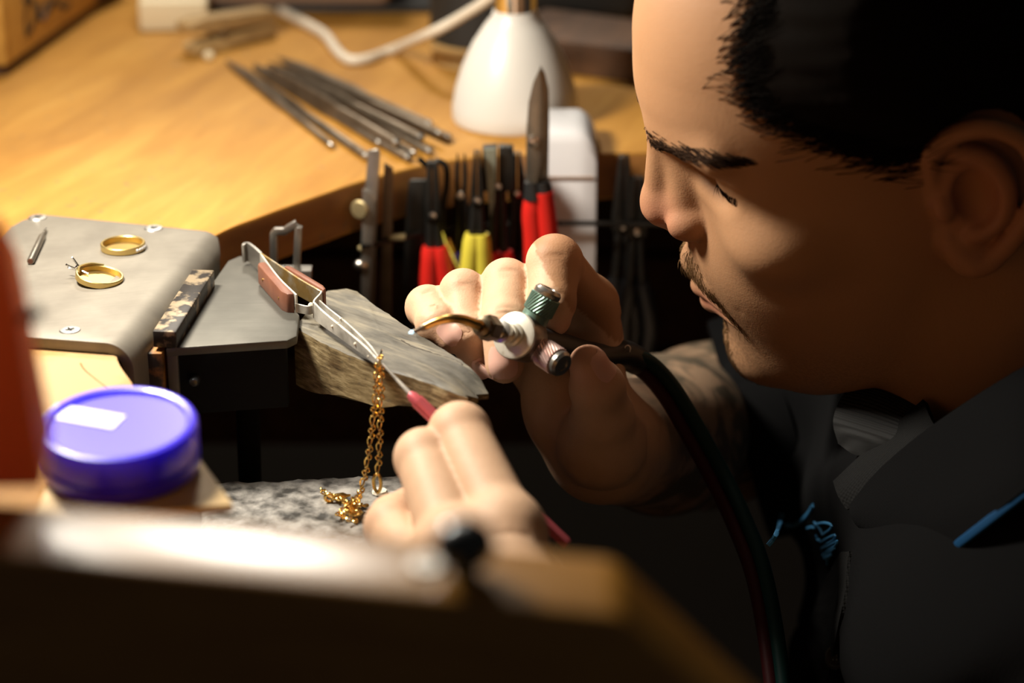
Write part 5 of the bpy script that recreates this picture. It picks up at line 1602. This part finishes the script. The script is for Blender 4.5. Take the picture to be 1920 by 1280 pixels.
# near collar flap, fold line along the neck then the falling edge
sheet('collar_flap', [[P(1596, 948, 97.6), P(1655, 878, 95.6), P(1760, 792, 92.3), P(1935, 682, 89.8), P(2080, 620, 92.0)],
                      [P(1598, 962, 97.3), P(1668, 940, 94.4), P(1790, 868, 90.8), P(1950, 770, 88.4), P(2100, 700, 91.0)],
                      [P(1606, 978, 97.1), P(1682, 1000, 93.8), P(1800, 950, 89.8), P(1960, 850, 87.4), P(2110, 790, 90.5)],
                      [P(1618, 990, 97.0), P(1728, 1064, 92.8), P(1815, 1006, 89.3), P(1965, 890, 87.0), P(2115, 830, 90.3)]], 0.22, 'shirt_cloth')
MB().tube(spline([P(1730, 1064, 92.5), P(1772, 1038, 90.9), P(1816, 1005, 89.0), P(1890, 948, 87.7), P(1966, 888, 86.7)], 8), 0.20, 8, flat=0.6).build('blue_collar_stripe', 'piping_blue', shirt)
# inner stand of the collar
sheet('collar_stand', [[P(1566, 905, 99.2), P(1618, 856, 98.6), P(1672, 808, 98.0), P(1735, 752, 97.2)],
                       [P(1575, 930, 98.4), P(1632, 884, 97.4), P(1692, 840, 96.4), P(1752, 792, 95.4)],
                       [P(1592, 955, 98.0), P(1652, 915, 96.4), P(1716, 868, 95.0), P(1776, 826, 94.2)]], 0.30, 'pique_cloth')
# far collar flap, rolled over
sheet('far_collar_flap', [[P(1650, 705, 102.0), P(1695, 716, 101.0), P(1748, 748, 99.5)],
                          [P(1594, 730, 100.6), P(1648, 744, 99.4), P(1718, 784, 98.0)],
                          [P(1566, 782, 99.6), P(1622, 806, 98.4), P(1690, 818, 97.2)],
                          [P(1576, 830, 99.6), P(1610, 852, 98.8), P(1655, 846, 98.0)]], 0.28, 'rib_cloth')
# hem band of the far sleeve
m = MB()
Fs = frame(sl_dir, (0, 0, 1))
rows = []
for i in range(49):
    a = 2 * math.pi * i / 48
    rr_ = 5.75 + 0.16 * math.sin(5 * a + 1) 
    rows.append([SE + sl_dir * h_ + Fs @ np.array((math.cos(a) * (rr_ + e_), math.sin(a) * (rr_ + e_), 0)) for h_, e_ in ((-2.6, -0.25), (-2.5, 0.06), (-1.2, 0.1), (0.05, 0.02), (0.1, -0.3))])
m.grid(rows, 0.1).build('sleeve_hem', 'shirt_cloth', shirt, ang=60)
# button placket
pk = [[on_shirt(u0 + (u1 - u0) * t, v, 0.22) for t in (0, 0.33, 0.66, 1)] for (v, u0, u1) in ((1034, 1580, 1596), (1062, 1564, 1592), (1110, 1540, 1588), (1170, 1522, 1576), (1240, 1507, 1562), (1330, 1490, 1545))]
sheet('placket', pk, 0.18, 'pique_cloth', 4)
bc = on_shirt(1567, 1232, 0.38)
bn = n3(np.array((-0.75, -0.6, 0.35)))
bt_ = MB().lathe(bc, bn, [(0.0, 0.05), (0.22, 0.05), (0.40, 0.14), (0.52, 0.12), (0.55, 0.04), (0.5, -0.02)], 24).build('button', 'button_horn', shirt)
for s_ in ((0.1, 0.1), (-0.1, 0.1), (0.1, -0.1), (-0.1, -0.1)):
    Fb = frame(bn)
    MB().lathe(bc + Fb @ np.array((s_[0], s_[1], 0.05)), bn, [(0.05, 0.0), (0.04, 0.02), (0, 0.02)], 8).build('button_hole', 'nickel', bt_)
# embroidery
emb = [[(1440, 1022), (1450, 1010), (1458, 995), (1464, 975), (1466, 966)], [(1474, 984), (1488, 985), (1503, 976), (1516, 962), (1525, 947)],
       [(1514, 990), (1521, 988), (1527, 989)], [(1527, 979), (1536, 988), (1543, 1002)], [(1533, 982), (1546, 980), (1559, 984), (1556, 992), (1544, 1001)],
       [(1531, 1003), (1533, 1011), (1539, 1013)], [(1539, 1016), (1552, 1008), (1566, 1003), (1562, 1012), (1546, 1022), (1540, 1030)], [(1541, 1026), (1554, 1022), (1570, 1014), (1566, 1023), (1550, 1033), (1543, 1040)],
       [(1545, 1044), (1552, 1036), (1562, 1030), (1566, 1026)], [(1546, 1046), (1556, 1040), (1560, 1038), (1552, 1048), (1551, 1057)]]
for i, s_ in enumerate(emb):
    MB().tube(spline([on_shirt(u, v, 0.16) for u, v in s_], 5), 0.11 if i < 2 else 0.065, 6).build('embroidered_stroke', 'thread_blue', shirt)
print('person', time.time() - t0)
# trousers in the shade below
tr = [Cap((24, -6, -58), (-4, -9, -54), 8.5, 7, 1), Cap((24, 10, -58), (-4, 12, -54), 8.5, 7, 1), Cap((-4, -9, -54), (-2, -9, -73), 6.5, 4.5, 1), Cap((-4, 12, -54), (-2, 12, -73), 6.5, 4.5, 1), Ell((27, 2, -57), (10, 16, 11), None, 2)]
tv, tq = surface(tr, 0.7)
mesh_from('trousers', tv, tq, 'denim', person)
stool = thing('work_stool', (27, 2, -75), 'dark padded work stool under the seated man', 'stool')
MB().lathe((27, 2, -72.6), (0, 0, 1), [(12, 0), (15, 1), (15, 3), (13, 4.2), (0, 4.2)], 32).build('seat', 'black_plastic', stool)
MB().cyl((27, 2, -75), (27, 2, -72.6), 10, 4).build('base', 'dark_steel', stool)
